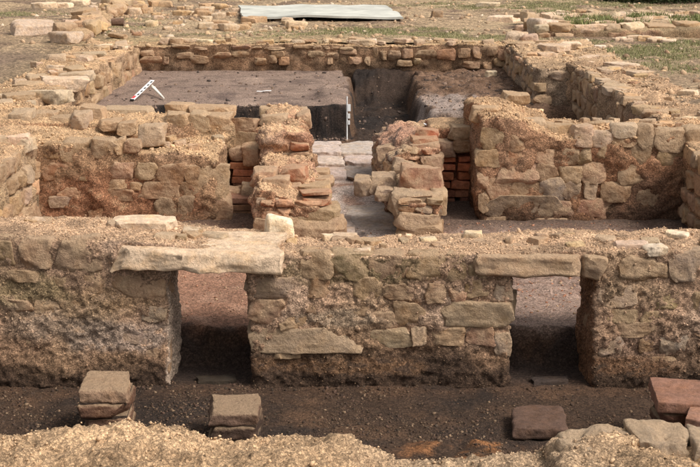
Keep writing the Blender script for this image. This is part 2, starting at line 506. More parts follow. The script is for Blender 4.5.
GP = np.array([(0.44, 0.33, 0.205), (0.40, 0.285, 0.17), (0.35, 0.245, 0.145), (0.52, 0.43, 0.31), (0.42, 0.29, 0.175), (0.29, 0.205, 0.135)])
def gcols(n, r, pal=GP, k=1.0):
    return pal[r.randint(len(pal), size=n)] * r.uniform(0.75, 1.2, (n, 1)) * k
def grit_on(P, N, count, mask, seed, parent, lo, hi, pal=GP, k=1.0, name='gravel', fat=False):
    r = np.random.RandomState(seed)
    w = np.where(mask)[0]
    if not len(w): return
    wt = 0.12 + sstep(-0.25, 0.35, fbm(P[w], 3.5, seed, 3)); wt /= wt.sum()
    i = r.choice(w, count, p=wt)
    pts = P[i] + r.normal(scale=0.004, size=(count, 3))
    sz = lo + (hi - lo) * r.rand(count) ** 2.2
    cl = gcols(count, r, pal, k)
    if id(P) in COLS: cl = 0.28 * cl + 0.72 * COLS[id(P)][i] * r.uniform(0.65, 1.5, (count, 1))
    return grit(name, pts - N[i] * 0.001, sz, cl, seed, parent, fat)

# ================================================================ THE SETTING: field and dug floors
HX0, HX1, HY0, HY1 = -3.20, 2.80, 3.60, 17.60           # the dug area, its rim lies inside the walls
def axis(pts):
    out = []
    for a, b, st in pts: out.append(np.arange(a, b, st))
    return np.unique(np.round(np.concatenate(out + [[pts[-1][1]]]), 4))
gx = axis([(-400, -40, 40), (-40, -9, 2.0), (-9, -3.2, 0.05), (-3.2, 2.8, 0.05), (2.8, 9, 0.05), (9, 40, 2.0), (40, 400, 40)])
gy = axis([(-200, -20, 20), (-20, 3.0, 1.0), (3.0, 3.6, 0.1), (3.6, 17.6, 0.1), (17.6, 30, 0.05), (30, 60, 1.5), (60, 600, 30)])
def field_z(x, y):
    P = np.stack([x, y, np.zeros_like(x)], 1)
    z = -0.03 + 0.05 * fbm(P, 0.5, 3, 3) + 0.022 * fbm(P, 3.0, 5, 3) + 0.008 * fbm(P, 12, 8, 2)
    z -= 0.09 * sstep(-3.2, -3.8, x) * sstep(18.0, 16.8, y)            # trodden spoil strip left of the dig
    z += 0.05 * sstep(2.6, 3.4, x) * sstep(18.2, 16, y)
    near = sstep(60, 30, np.hypot(x, y - 12))
    z = z * near + (1 - near) * (-0.1)
    z -= 0.05 * sstep(3.7, 3.3, y)
    return z
def field_col(P):
    n1, n2, n3 = fbm(P, 0.7, 21, 3), fbm(P, 2.3, 23, 3), fbm(P, 7.0, 25, 3)
    c = np.tile(np.array((0.30, 0.225, 0.145)), (len(P), 1))
    c = mixc(c, (0.42, 0.33, 0.21), 0.5 + 0.9 * n1)
    c = mixc(c, (0.20, 0.145, 0.10), sstep(0.05, 0.5, n2))
    c = mixc(c, (0.19, 0.14, 0.105), sstep(-3.3, -3.7, P[:, 0]) * sstep(17.8, 16.6, P[:, 1] + 0.5 * n2) * 0.8)
    c = mixc(c, (0.36, 0.28, 0.15), sstep(19.5, 18.3, P[:, 1]) * sstep(-4.5, -3, P[:, 0]) * sstep(1, -1.2, P[:, 0]) * 0.7)
    c = mixc(c, (0.30, 0.225, 0.15), sstep(2.6, 3.6, P[:, 0]) * sstep(18, 16, P[:, 1]) * 0.6)
    c = mixc(c, (0.20, 0.205, 0.085), grass_mask(P) * 0.8)
    return c
def ell(P, cx, cy, rx, ry):
    return sstep(1.15, 0.55, np.sqrt(((P[:, 0] - cx) / rx) ** 2 + ((P[:, 1] - cy) / ry) ** 2))
def grass_mask(P):
    m = np.zeros(len(P))
    for px, py, rx, ry, a in ((392, 29, 1.3, 1.0, 1), (450, 34, 1.4, 0.7, .8), (500, 40, 0.8, 0.5, .9), (330, 33, 1.6, .7, .6), (520, 6, 1.5, 1.2, .8),
                              (600, 55, 1.0, 1.0, 1), (640, 56, 0.9, 0.8, .9), (690, 48, 1.0, 1.4, .9), (660, 70, .8, .8, .5), (575, 40, .6, .7, .7), (650, 16, 2.0, 2.4, .7), (560, 3, 2.6, 1.3, .6),
                              (85, 30, 0.5, 1.0, .6), (25, 12, 0.8, 1.0, .5), (250, 31, 1.5, 0.6, .4), (470, 3, 2, 1, .5), (120, 22, .9, 1.5, .35)):
        q = atZ(px, py, 0)
        m = np.maximum(m, a * ell(P, q[0], q[1], rx, ry))
    m *= sstep(-0.35, 0.35, fbm(P, 2.2, 31, 3) + 0.4 * (m - .5))
    return m
X, Y = np.meshgrid(gx, gy)
V = np.stack([X.ravel(), Y.ravel(), field_z(X.ravel(), Y.ravel())], 1)
nx, ny = len(gx), len(gy)
ii, jj = np.meshgrid(np.arange(nx - 1), np.arange(ny - 1))
F = np.stack([jj * nx + ii, jj * nx + ii + 1, (jj + 1) * nx + ii + 1, (jj + 1) * nx + ii], -1).reshape(-1, 4)
cx = (gx[ii] + gx[ii + 1]).ravel() / 2; cy = (gy[jj] + gy[jj + 1]).ravel() / 2
keep = ~((cx > HX0) & (cx < HX1) & (cy > HY0) & (cy < HY1))
used = np.unique(F[keep]); remap = np.full(len(V), -1); remap[used] = np.arange(len(used))
Vg = V[used]
ground = link('ground', np_mesh('ground', Vg, remap[F[keep]], field_col(Vg * np.array((1, 1, 0)))), M['field'])
ground['kind'] = 'structure'

def passage(x, y):
    """0..1 inside the stoke channel between the cheeks, oblique in plan"""
    t = np.clip((y - 8.6) / 2.4, 0, 1)
    l, r_ = -0.12 - 0.30 * t, 0.38 - 0.16 * t
    return sstep(l - 0.12, l, x) * sstep(r_ + 0.12, r_, x)
def dug_z(x, y):
    P = np.stack([x, y, np.zeros_like(x)], 1)
    z = np.full(len(x), -0.70)
    q = atZ(462, 436, -0.62)
    z += 0.02 * ell(P, q[0], q[1], 0.26, 0.16) * (1 + fbm(P, 14, 60, 2))
    z += 0.012 * fbm(P, 5, 61, 3)
    step = sstep(6.52, 6.66, y + 0.09 * fbm(P, 6, 63, 3))
    z = z * (1 - step) + step * (-0.52 + 0.022 * fbm(P, 3.5, 62, 4, .6))
    pas = passage(x, y) * sstep(8.7, 9.3, y)
    z = z + pas * (0.13 * sstep(8.9, 11.4, y))
    pit = sstep(11.55, 11.61, y) * 1.0
    z = z * (1 - pit) + pit * (-0.72)
    # burnt floor left standing in the back room
    ex = x + 0.16 * fbm(P, 2.6, 64, 3); ey = y + 0.22 * fbm(P * np.array((1, .3, 1)), 1.5, 65, 4, .6)
    rais = sstep(13.98, 14.04, ey) * sstep(-0.03, -0.09, ex)
    left = sstep(-2.05, -2.15, ex) * sstep(12.6, 12.9, ey)
    rais = np.maximum(rais, left)
    bump = 0.06 * ell(P, -0.18, 15.0, 0.22, 0.9) - 0.05 * sstep(16.2, 16.8, y) * 0
    z = z * (1 - rais) + rais * (-0.36 + bump + 0.012 * fbm(P, 3, 66, 3))
    ledge = sstep(0.72, 0.86, ex) * sstep(13.95, 14.15, ey)
    slope = np.maximum(sstep(0.02, 0.10, ex) * sstep(16.6, 17.3, ey), ledge * (0.78 + 0.22 * sstep(14.2, 17, ey)))
    z = z + slope * 0.37 + sstep(0.0, 0.1, x) * sstep(13.0, 13.8, y) * (0.05 * fbm(P, 2.6, 67, 4, .6) + 0.04 * fbm(P, 11, 69, 3))
    return z + 0.006 * fbm(P, 22, 68, 2)
def dug_col(P):
    x, y = P[:, 0], P[:, 1]
    n1, n2, n3 = fbm(P, 1.6, 41, 3), fbm(P, 5, 43, 3), fbm(P, 14, 45, 2)
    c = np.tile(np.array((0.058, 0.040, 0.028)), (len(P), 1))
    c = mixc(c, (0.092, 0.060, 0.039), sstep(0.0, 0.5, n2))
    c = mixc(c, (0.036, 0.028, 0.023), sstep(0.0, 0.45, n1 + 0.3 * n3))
    c = mixc(c, (0.095, 0.06, 0.038), sstep(5.95, 6.2, y) * sstep(-0.1, .4, n2 + .3) * 0.6)
    q = atZ(462, 436, -0.62)
    c = mixc(c, (0.25, 0.13, 0.06), ell(P, q[0], q[1], 0.30, 0.2) * sstep(-0.2, 0.5, n3 * 1.5 + n2))
    room = sstep(6.60, 6.70, y)
    rc = np.tile(np.array((0.27, 0.165, 0.115)), (len(P), 1))
    rc = mixc(rc, (0.33, 0.22, 0.16), sstep(0.0, 0.5, n2))
    rc = mixc(rc, (0.29, 0.23, 0.195), sstep(0.1, 0.8, x + 0.4 * n1))
    rc = mixc(rc, (0.17, 0.115, 0.09), sstep(0.1, 0.6, n1 + 0.5 * n3) * 0.7)
    c = c * (1 - room[:, None]) + rc * room[:, None]
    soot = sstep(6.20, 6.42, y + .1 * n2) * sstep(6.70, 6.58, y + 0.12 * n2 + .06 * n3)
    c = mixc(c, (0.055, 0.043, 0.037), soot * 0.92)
    ash = passage(x, y) * sstep(8.2, 8.8, y) * sstep(11.7, 11.5, y)
    c = mixc(c, (0.46, 0.42, 0.385), ash * sstep(-0.5, 0.1, n2 + 0.2)); c = mixc(c, (0.15, 0.13, 0.12), ash * sstep(0.2, 0.5, n2))
    dk = sstep(8.6, 9.2, y) * (1 - ash) * sstep(11.6, 11.5, y)
    c = mixc(c, (0.10, 0.075, 0.06), dk * 0.85)
    pit = sstep(11.57, 11.61, y)
    pc = np.tile(np.array((0.11, 0.072, 0.047)), (len(P), 1))
    pc = mixc(pc, (0.03, 0.025, 0.022), sstep(-0.1, 0.3, n1 + n2 * .6))
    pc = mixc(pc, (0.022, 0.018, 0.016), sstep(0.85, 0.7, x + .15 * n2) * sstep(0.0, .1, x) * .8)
    pc = mixc(pc, (0.19, 0.13, 0.09), sstep(0.75, 0.95, x + .1 * n2) * sstep(14.0, 14.3, y) * sstep(-.5, .2, n1 + n3) * 0.85)
    pc = mixc(pc, (0.30, 0.27, 0.25), ell(P + 0.25 * n2[:, None], 1.1, 14.7, 0.36, 0.8) * 0.85)
    pc = mixc(pc, (0.26, 0.24, 0.225), sstep(1.8, 2.0, x) * sstep(13.2, 12.8, y))
    on = np.maximum(sstep(-0.38 - .06, -0.38, P[:, 2]) * sstep(0.02, -0.06, x), sstep(-2.0, -2.2, x) * sstep(-0.5, -0.4, P[:, 2]))
    bf = np.tile(np.array((0.225, 0.180, 0.150)), (len(P), 1))
    bf = mixc(bf, (0.14, 0.11, 0.095), sstep(0.0, 0.5, n2 + 0.4 * n1)); bf = mixc(bf, (0.29, 0.235, 0.195), sstep(0.15, 0.5, n1))
    pc = pc * (1 - on[:, None]) + bf * on[:, None]
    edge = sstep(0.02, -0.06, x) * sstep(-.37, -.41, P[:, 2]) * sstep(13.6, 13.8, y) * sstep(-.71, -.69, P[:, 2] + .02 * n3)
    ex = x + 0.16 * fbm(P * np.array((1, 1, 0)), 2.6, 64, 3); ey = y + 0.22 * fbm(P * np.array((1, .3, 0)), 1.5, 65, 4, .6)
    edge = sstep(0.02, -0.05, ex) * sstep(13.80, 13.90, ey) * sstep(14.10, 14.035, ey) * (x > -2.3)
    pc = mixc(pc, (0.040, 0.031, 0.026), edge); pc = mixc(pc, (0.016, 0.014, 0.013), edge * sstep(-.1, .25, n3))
    return c * (1 - pit[:, None]) + pc * pit[:, None]
dx_ = axis([(-3.30, -1.9, 0.03), (-1.9, 1.9, 0.016), (1.9, 3.0, 0.03)])
dy_ = axis([(3.55, 4.3, 0.05), (4.3, 6.8, 0.014), (6.8, 9.3, 0.02), (9.3, 13.7, 0.04), (13.7, 14.3, 0.015), (14.3, 17.65, 0.035)])
X, Y = np.meshgrid(dx_, dy_); nx, ny = len(dx_), len(dy_)
Vd = np.stack([X.ravel(), Y.ravel(), dug_z(X.ravel(), Y.ravel())], 1)
ii, jj = np.meshgrid(np.arange(nx - 1), np.arange(ny - 1))
F = np.stack([jj * nx + ii, jj * nx + ii + 1, (jj + 1) * nx + ii + 1, (jj + 1) * nx + ii], -1).reshape(-1, 4)
dig = link('excavated_floor', np_mesh('excavated_floor', Vd, F, dug_col(Vd)), M['earth'])
dig['kind'] = 'structure'
def floor_z(x, y): return float(dug_z(np.array([x]), np.array([y]))[0])
def fld_z(x, y): return float(field_z(np.array([x], float), np.array([y], float))[0])

# ================================================================ colour of the masonry cores
def sandy(P, N, top=(0.45, 0.33, 0.205), face=(0.32, 0.225, 0.145), s=0, olive=0.35, grey=0.3, burnt=0.0, soot_z=None, soot=0.0, topz=-0.22):
    n1, n2, n3 = fbm(P, 2.2, 71 + s, 3), fbm(P, 7, 73 + s, 3), fbm(P, 24, 75 + s, 2)
    c = np.tile(np.array(face), (len(P), 1))
    c = mixc(c, np.array(face) * 1.35, sstep(0.0, 0.5, n2))
    c = mixc(c, np.array(face) * 0.68, sstep(0.1, 0.55, -n2 + 0.3 * n3))
    c = mixc(c, (0.245, 0.205, 0.125), olive * sstep(0.05, 0.4, n1 + 0.3 * n2) * 1.3)
    c = mixc(c, (0.36, 0.31, 0.26), grey * sstep(0.1, 0.45, -n1 + 0.4 * n2) * 1.5)
    if burnt: c = mixc(c, (0.33, 0.155, 0.085), burnt * sstep(-0.2, 0.35, n1 * 0.6 + n2 * 0.7))
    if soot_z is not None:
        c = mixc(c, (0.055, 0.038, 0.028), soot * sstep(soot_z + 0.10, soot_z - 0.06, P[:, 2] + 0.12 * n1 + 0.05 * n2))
    up = sstep(0.45, 0.8, N[:, 2] + 0.25 * n3) * sstep(topz - 0.08, topz + 0.04, P[:, 2] + 0.08 * n2)
    t = np.tile(np.array(top), (len(P), 1))
    t = mixc(t, np.array(top) * 1.25, sstep(0.0, 0.5, n2)); t = mixc(t, np.array(top) * 0.68, sstep(0.1, 0.5, n1 * .6 - n2 * .7))
    return c * (1 - up[:, None]) + t * up[:, None]

# ================================================================ FRONT LOW WALL (gravelly concrete, top only in view)
fw = empty('front_wall', (0, 3.65, -0.70), 'crumbling low wall of pale gravelly mortar running along the near side of the trench', 'wall')
def fw_top(x):
    px = x * 310 + 350
    ys = np.interp(px, [-300, 0, 60, 130, 175, 205, 235, 262, 300, 332, 358, 388, 412, 500, 548, 556, 620, 640, 1000],
                   [428, 428, 426, 422, 425, 432, 434, 428, 425, 428, 437, 447, 449, 447, 447, 431, 429, 428, 427])
    return (428 - ys) / 310.0
def fw_warp(P):
    P = P.copy(); k = sstep(-0.35, -0.05, P[:, 2])
    back = sstep(3.62, 3.94, P[:, 1])
    P[:, 2] += k * (fw_top(P[:, 0]) * (0.8 + 0.2 * back) - 0.005 - 0.03 * sstep(3.86, 3.98, P[:, 1]) - 0.015 * (1 - back))
    return P
o, fP, fN = core('front_wall', [box(-2.3, 2.3, 3.30, 3.97, -0.76, 0.0)], 0.0098,
     lambda P, N: mixc(sandy(P, N, (0.45, 0.34, 0.215), (0.38, 0.28, 0.175), 3, 0.1, 0.25, topz=-0.3), (0.40, 0.33, 0.24), ell(P, 0.42, 3.85, 0.45, 0.5) * 0.5),
     fw, big=0.035, mid=0.020, fine=0.010, peb=0.007, warp=fw_warp, seed=5, smooth=8, damp=0.0)
vis = (fP[:, 2] > -0.25) & (np.abs(fP[:, 0]) < 2.1)
GPL = GP * 1.08
grit_on(fP, fN, 17000, vis & (fN[:, 2] > 0.0), 51, fw, 0.0014, 0.0065, GPL, 1.0)
grit_on(fP, fN, 110, vis & (fN[:, 2] > 0.4), 52, fw, 0.006, 0.013, GPL, 1.0, fat=True)
def slab(parent, name, x0, x1, y0, y1, z0, z1, col, seed, n=18, rot=(0, 0, 0), mat='stone', rnd=0.4, cuts=4, skew=0.2, amp=1.6, rag=0.022):
    me = stone_mesh((x1 - x0, y1 - y0, z1 - z0), seed, n, rnd, skew, cuts, amp, rag=rag)
    return link(name, me, M[mat], parent, ((x0 + x1) / 2, (y0 + y1) / 2, (z0 + z1) / 2), rot, col)
for (x0, x1, y0, c, k) in ((556, 628, 428, (0.34, 0.305, 0.245), 1), (634, 684, 428, (0.32, 0.28, 0.22), 2), (688, 735, 430, (0.33, 0.29, 0.23), 3)):
    xa, xb, zt = (x0 - 350) / 312, (x1 - 350) / 312, atY(x0, y0, 3.95)[2]
    slab(fw, 'stone', xa, xb, 3.80, 3.972, zt - 0.13, zt + 0.008, c, 880 + k, 18, (R(2), 0, 0), rag=.012, rnd=.2, amp=2.2)

# ================================================================ MAIN WALL WITH TWO FLUE OPENINGS
YF, YB = 6.25, 6.70
mw = empty('flue_wall', (0, 6.48, -0.70), 'long rubble wall pierced by two square flue openings with stone lintels', 'wall')
def mw_top(x):
    return np.interp(x, [-3, -1.2, -0.95, -0.55, -0.25, 0.4, 0.9, 1.2, 3], [0.07, 0.065, 0.05, 0.0, -0.03, -0.025, 0.0, 0.005, 0.0])
def mw_warp(P):
    P = P.copy(); k = sstep(-0.25, -0.04, P[:, 2])
    P[:, 2] += k * mw_top(P[:, 0])
    P[:, 1] -= sstep(-0.5, -0.66, P[:, 2]) * 0.02 * sstep(6.5, 6.3, P[:, 1])       # battered, spreading foot
    return P
def mw_col(P, N):
    c = sandy(P, N, (0.45, 0.335, 0.225), (0.42, 0.305, 0.215), 9, 0.30, 0.25)
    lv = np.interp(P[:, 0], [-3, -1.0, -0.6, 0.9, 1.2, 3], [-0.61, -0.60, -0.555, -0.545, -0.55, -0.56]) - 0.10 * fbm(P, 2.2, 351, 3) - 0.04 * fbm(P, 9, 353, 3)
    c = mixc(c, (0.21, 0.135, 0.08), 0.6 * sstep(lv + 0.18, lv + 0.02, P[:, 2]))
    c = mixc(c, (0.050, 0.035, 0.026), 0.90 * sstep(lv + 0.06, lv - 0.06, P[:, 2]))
    n = fbm(P, 6, 301, 3)
    f = sstep(0.5, 0.2, N[:, 2])
    for px, py, rx, rz, cc, a in ((120, 335, .40, .09, (0.44, 0.375, 0.32), .8), (60, 320, .35, .18, (0.36, 0.30, 0.235), .7), (355, 318, .35, .05, (0.40, 0.335, 0.25), .8),
                                  (640, 345, .3, .08, (0.33, 0.24, 0.185), .6), (330, 365, .6, .05, (0.30, 0.19, 0.11), .5), (360, 270, .45, .1, (0.19, 0.16, 0.085), .7),
                                  (100, 300, .35, .1, (0.40, 0.29, 0.17), .6), (30, 290, .25, .1, (0.26, 0.225, 0.12), .6), (620, 365, .4, .06, (0.28, 0.17, 0.10), .5)):
        q = atY(px, py, YF)
        d = np.sqrt(((P[:, 0] - q[0]) / rx) ** 2 + ((P[:, 2] - q[2]) / rz) ** 2) + 0.6 * n
        c = mixc(c, cc, sstep(1.1, 0.5, d) * a * f)
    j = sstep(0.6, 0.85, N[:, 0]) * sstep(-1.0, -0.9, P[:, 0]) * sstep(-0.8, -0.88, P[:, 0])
    c = mixc(c, (0.46, 0.40, 0.33), j * 0.9)                                             # pale grey jamb, its sunlit brightness painted into the colour
    jamb_shade = sstep(0.6, 0.85, -N[:, 0]) * sstep(1.1, 1.16, P[:, 0]) * sstep(1.35, 1.28, P[:, 0])
    c = mixc(c, (0.24, 0.135, 0.075), jamb_shade * 0.8)  # opposite jamb darkened, the shade on it put into the colour
    sf = sstep(0.3, 0.0, np.abs(P[:, 1] - 6.48) - 0.0) * 0
    return c
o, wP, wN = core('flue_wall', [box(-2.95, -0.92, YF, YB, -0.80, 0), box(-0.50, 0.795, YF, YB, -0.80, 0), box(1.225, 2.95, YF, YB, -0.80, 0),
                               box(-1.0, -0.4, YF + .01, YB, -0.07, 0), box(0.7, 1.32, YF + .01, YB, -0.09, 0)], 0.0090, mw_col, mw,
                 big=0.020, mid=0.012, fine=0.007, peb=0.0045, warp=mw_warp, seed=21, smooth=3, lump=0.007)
inx = np.abs(wP[:, 0]) < 2.1
grit_on(wP, wN, 12000, inx & (wN[:, 2] > 0.5) & (wP[:, 2] > -0.2), 61, mw, 0.0014, 0.0065, GPL, 1.0)
grit_on(wP, wN, 60, inx & (wN[:, 2] > 0.6) & (wP[:, 2] > -0.2), 62, mw, 0.009, 0.020, GPL, 1.0, fat=True)
grit_on(wP, wN, 4500, inx & (wN[:, 1] < -0.4) & (wP[:, 1] < 6.4), 63, mw, 0.0025, 0.007, GP, 0.8)

# lintels
l1 = slab(mw, 'lintel', -1.29, -0.235, 6.165, 6.60, -0.070, 0.020, (0.49, 0.41, 0.31), 901, n=26, rot=(R(2), R(2.2), R(1.5)), rag=.03, mat='clean')
l1['label'] = 'long pale limestone lintel slab over the flue opening'
slab(mw, 'lintel', 0.63, 1.215, 6.205, 6.60, -0.12, -0.018, (0.42, 0.32, 0.23), 903, rot=(0, R(1.5), 0), mat='stone')
slab(mw, 'lintel', 1.16, 1.29, 6.215, 6.6, -0.145, -0.02, (0.37, 0.29, 0.21), 904, n=12, mat='stone')
slab(mw, 'coping_slab', -1.24, -0.90, 6.50, 6.70, 0.03, 0.088, (0.55, 0.465, 0.355), 907, n=12, mat='clean')
MAIN = [
 (-40,238,-12,262,GREYB),(-9,240,12,263,OLIVE),(21,240,53,266,GREYB),(61,242,97,271,GREYB,.05),(67,271,105,293,BUFF),(111,277,165,299,(0.37,.27,.19)),(143,306,164,321,GREY),
 (95,329,160,342,(0.40,.34,.30),.008),(10,271,41,281,OLIVE),(150,345,166,372,GREYB,.01),(52,276,69,286,OLIVE,.01),(0,300,30,316,BROWN,.004),(35,300,58,312,GREYB,.004),(-40,272,-8,292,BUFF),(-45,300,-10,322,GREYB),
 (12,330,44,346,GREYB,.003),(60,296,92,308,BUFF,.003),
 (249,277,298,297,GREY,.03),(250,298,281,321,PINK,.03),(280,317,305,332,BUFF,.015),(254,328,368,351,(0.35,.295,.23),.035),(300,255,330,277,OLIVE),(333,256,369,278,(0.23,.195,.11)),(370,257,406,282,GREYB),
 (352,278,386,298,OLIVE,.01),(386,284,414,301,BROWN),(411,257,443,280,OLIVE,.03),(447,255,466,279,OLIVE),(466,255,488,278,(0.27,.22,.14)),(425,285,449,301,GREYB,.03),(449,289,466,300,PINK),(466,282,489,297,OLIVE,.012),
 (365,311,394,326,GREYB),(395,303,421,325,BUFF,.012),(428,302,512,326,(0.41,.33,.25),.03),(411,328,428,346,PALE,.02),(371,330,411,346,(0.43,.36,.27),.012),(429,328,469,344,BUFF,.012),(466,328,496,344,PINK,.015),(493,334,511,357,GREY,.02),
 (496,280,512,298,GREY,.03),(304,299,332,317,BROWN,.008),(338,299,366,315,BROWN,.008),(305,278,330,297,(0.28,.20,.12),.006),(268,346,300,358,BUFF,.003),
 (597,286,631,307,(0.46,.36,.29),.03),(596,311,640,323,BUFF,.02),(596,322,664,335,GREYB,.015),(640,311,666,324,BUFF),(596,335,624,353,(0.46,.385,.31),.025),(607,268,626,286,PINK,.02),
 (621,258,668,283,GREYB,.04),(670,254,698,283,GREY,.05),(648,287,682,309,(0.34,.285,.15)),(685,290,720,311,(0.31,.26,.15)),(661,334,689,353,(0.42,.38,.33),.015),(702,256,735,284,GREYB),(725,288,760,310,BUFF),(640,340,655,352,BROWN,.006),
 (690,318,730,336,BROWN,.008),(640,358,675,370,BROWN,.003),
]
for t in MAIN: px_stone(mw, YF, *t[:5], out=(t[5] if len(t) > 5 else 0.02))
# flat pale pieces bedded in the wall top
for (px, py, wx, wy, c) in ((345, 238, .13, .10, PALE), (362, 253, .10, .06, PALE), (630, 246, .16, .10, PALE), (655, 249, .12, .1, (0.50, .44, .36)), (330, 238, .08, .06, WHITE), (40, 222, .12, .08, PALE), (575, 246, .09, .06, TAN)):
    q = atZ(px, py, mw_top(np.array([(px - 350) / 195]))[0])
    lib_stone(mw, (q[0], q[1], q[2] - 0.005), (wx, wy, 0.05), random.uniform(-.4, .4), c, mat='clean')
# back face of the wall, seen only from the side
fill_face(mw, (-2.2, YB, 0), (2.2, YB, 0), -0.5, -0.06, (0, 1, 0), [GREYB, BUFF, BROWN], 0.13, (.14, .3), 0.015, skip=.25, avoid=((1.12, 1.86, -1, 1), (2.85, 3.57, -1, 1)))
# small soot-black sill blocks half sunk in the openings
for (x, y, wx, z, c) in ((-0.70, 6.31, .18, -.716, (.04, .033, .028)), (1.03, 6.30, .17, -.714, (0.06, .048, .042))):
    lib_stone(mw, (x, y, z), (wx, 0.10, 0.06), random.uniform(-.2, .2), c, 'sill_stone', tilt=.1, mat='clean')

# ================================================================ SIDE WALLS OF THE ROOM
PALS = [GREYB, BUFF, TAN, PALE, BROWN]
lw = empty('side_wall', (-2.55, 8.1, -0.6), 'sunlit side wall of pale stones closing the middle room opposite the shaded one', 'wall')
o, P_, N_ = core('side_wall', [box(-2.86, -2.27, 6.45, 9.75, -0.75, 0.08)], 0.018, lambda P, N: sandy(P, N, s=21, face=(0.40, 0.31, 0.20), olive=.3), lw, seed=31, peb=0, lump=0.012)
grit_on(P_, N_, 1500, (N_[:, 2] > .5), 71, lw, 0.004, 0.012, GPL)
fill_face(lw, (-2.27, 9.2, 0), (-2.27, 6.7, 0), -0.5, 0.06, (1, 0, 0), [PALE, TAN, BUFF, GREYB], 0.13, (.12, .26), 0.03, skip=.15)
for (px, py, d) in ((6, 134, (.16, .16, .11)), (-8, 128, (.18, .16, .12)), (20, 122, (.18, .14, .1)), (22, 147, (.17, .12, .12))):
    q = atY(px, py, 9.0); lib_stone(lw, (q[0] - 0.02, 9.0, 0.075), d, random.uniform(-.4, .4), PALE)
rw = empty('side_wall', (2.65, 8.1, -0.6), 'shaded side wall of the middle room, at the end of the tall burnt masonry', 'wall')
o, P_, N_ = core('side_wall', [box(2.40, 2.95, 6.45, 9.3, -0.75, 0.06)], 0.018, lambda P, N: sandy(P, N, s=23, face=(0.29, 0.2, 0.13), burnt=.4), rw, seed=33, lump=0.012)
fill_face(rw, (2.40, 6.7, 0), (2.40, 9.2, 0), -0.5, 0.05, (-1, 0, 0), [BROWN, GREYB, BUFF, PINK], 0.13, (.12, .26), 0.02, skip=.2)

# ================================================================ LEFT MASONRY BLOCK OF THE SECOND ROW
Y2 = 9.20
lb = empty('rubble_wall', (-1.6, 9.7, -0.6), 'broad block of buff rubble masonry beside the brick niche, loose stones along its top', 'wall')
def lb_warp(P):
    P = P.copy(); k = sstep(-0.3, -0.05, P[:, 2])
    P[:, 2] += k * 0.07 * sstep(-1.5, -2.2, P[:, 0]) - k * 0.05 * sstep(-1.2, -0.9, P[:, 0]) * sstep(9.6, 9.25, P[:, 1])
    return P
def lb_col(P, N):
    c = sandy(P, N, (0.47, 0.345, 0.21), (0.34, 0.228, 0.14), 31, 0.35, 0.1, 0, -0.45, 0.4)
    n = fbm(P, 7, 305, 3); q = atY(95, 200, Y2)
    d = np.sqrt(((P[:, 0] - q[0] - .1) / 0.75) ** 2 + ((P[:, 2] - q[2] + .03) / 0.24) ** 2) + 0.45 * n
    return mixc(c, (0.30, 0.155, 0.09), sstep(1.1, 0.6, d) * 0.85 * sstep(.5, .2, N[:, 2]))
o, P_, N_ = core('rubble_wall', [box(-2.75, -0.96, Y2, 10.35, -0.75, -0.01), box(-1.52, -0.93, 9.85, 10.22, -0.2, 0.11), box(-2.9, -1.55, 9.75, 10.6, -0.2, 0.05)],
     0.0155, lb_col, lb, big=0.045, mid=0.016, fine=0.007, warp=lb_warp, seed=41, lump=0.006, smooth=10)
grit_on(P_, N_, 5000, N_[:, 2] > .45, 81, lb, 0.004, 0.013, GPL)
grit_on(P_, N_, 90, N_[:, 2] > .45, 82, lb, 0.010, 0.024, GPL, fat=True)
LEFT = [(90,139,115,158,GREYB,.05),(115,140,124,154,TAN),(125,141,139,153,BROWN,.03),(112,161,134,178,PINK,.04),(136,165,157,179,BUFF,.03),(161,166,186,182,BROWN,.04),(186,167,203,182,BROWN,.03),(203,166,228,198,TAN,.03),
 (130,183,142,190,TAN),(141,182,179,199,BROWN,.035),(181,182,203,200,BROWN,.03),(157,199,179,218,DARK,.02),(178,198,204,219,(0.20,.15,.11),.02),(204,199,229,234,BROWN,.03),(105,181,128,189,TAN,.01),(46,195,80,207,(0.36,.28,.24),.02),
 (44,143,64,159,(0.28,.21,.12),.01),(65,143,89,161,(0.27,.21,.13),.015),(74,166,112,181,OLIVE,.012),(60,187,86,197,(0.34,.2,.13),.004),(158,219,180,236,DARK,.01),(181,219,204,238,BROWN,.01),(100,190,135,202,(0.32,.18,.11),.004),
 (45,162,72,178,(0.31,.18,.11),.006),(90,206,128,222,(0.28,.15,.09),.006)]
for t in LEFT: px_stone(lb, Y2, *t[:5], out=(t[5] if len(t) > 5 else 0.02))
for (x0, y0, x1, y1, Yv, c) in ((140,130,160,147,9.35,PALE),(10,113,33,131,9.8,PALE),(72,114,88,131,9.75,PALE),(82,108,101,123,10.0,TAN),(35,115,55,128,10.0,BUFF),(52,119,71,131,9.8,BUFF),
      (165,117,188,135,9.85,TAN),(187,116,209,134,9.85,(0.48,.38,.25)),(209,116,229,133,9.85,BUFF),(167,105,188,117,10.2,TAN),(190,108,232,118,10.15,TAN),(104,110,152,121,10.5,PALE),(100,122,118,131,9.7,TAN),(118,124,134,134,9.6,BUFF)):
    px_stone(lb, Yv, x0, y0, x1, y1, c, 0.03, 0.2)

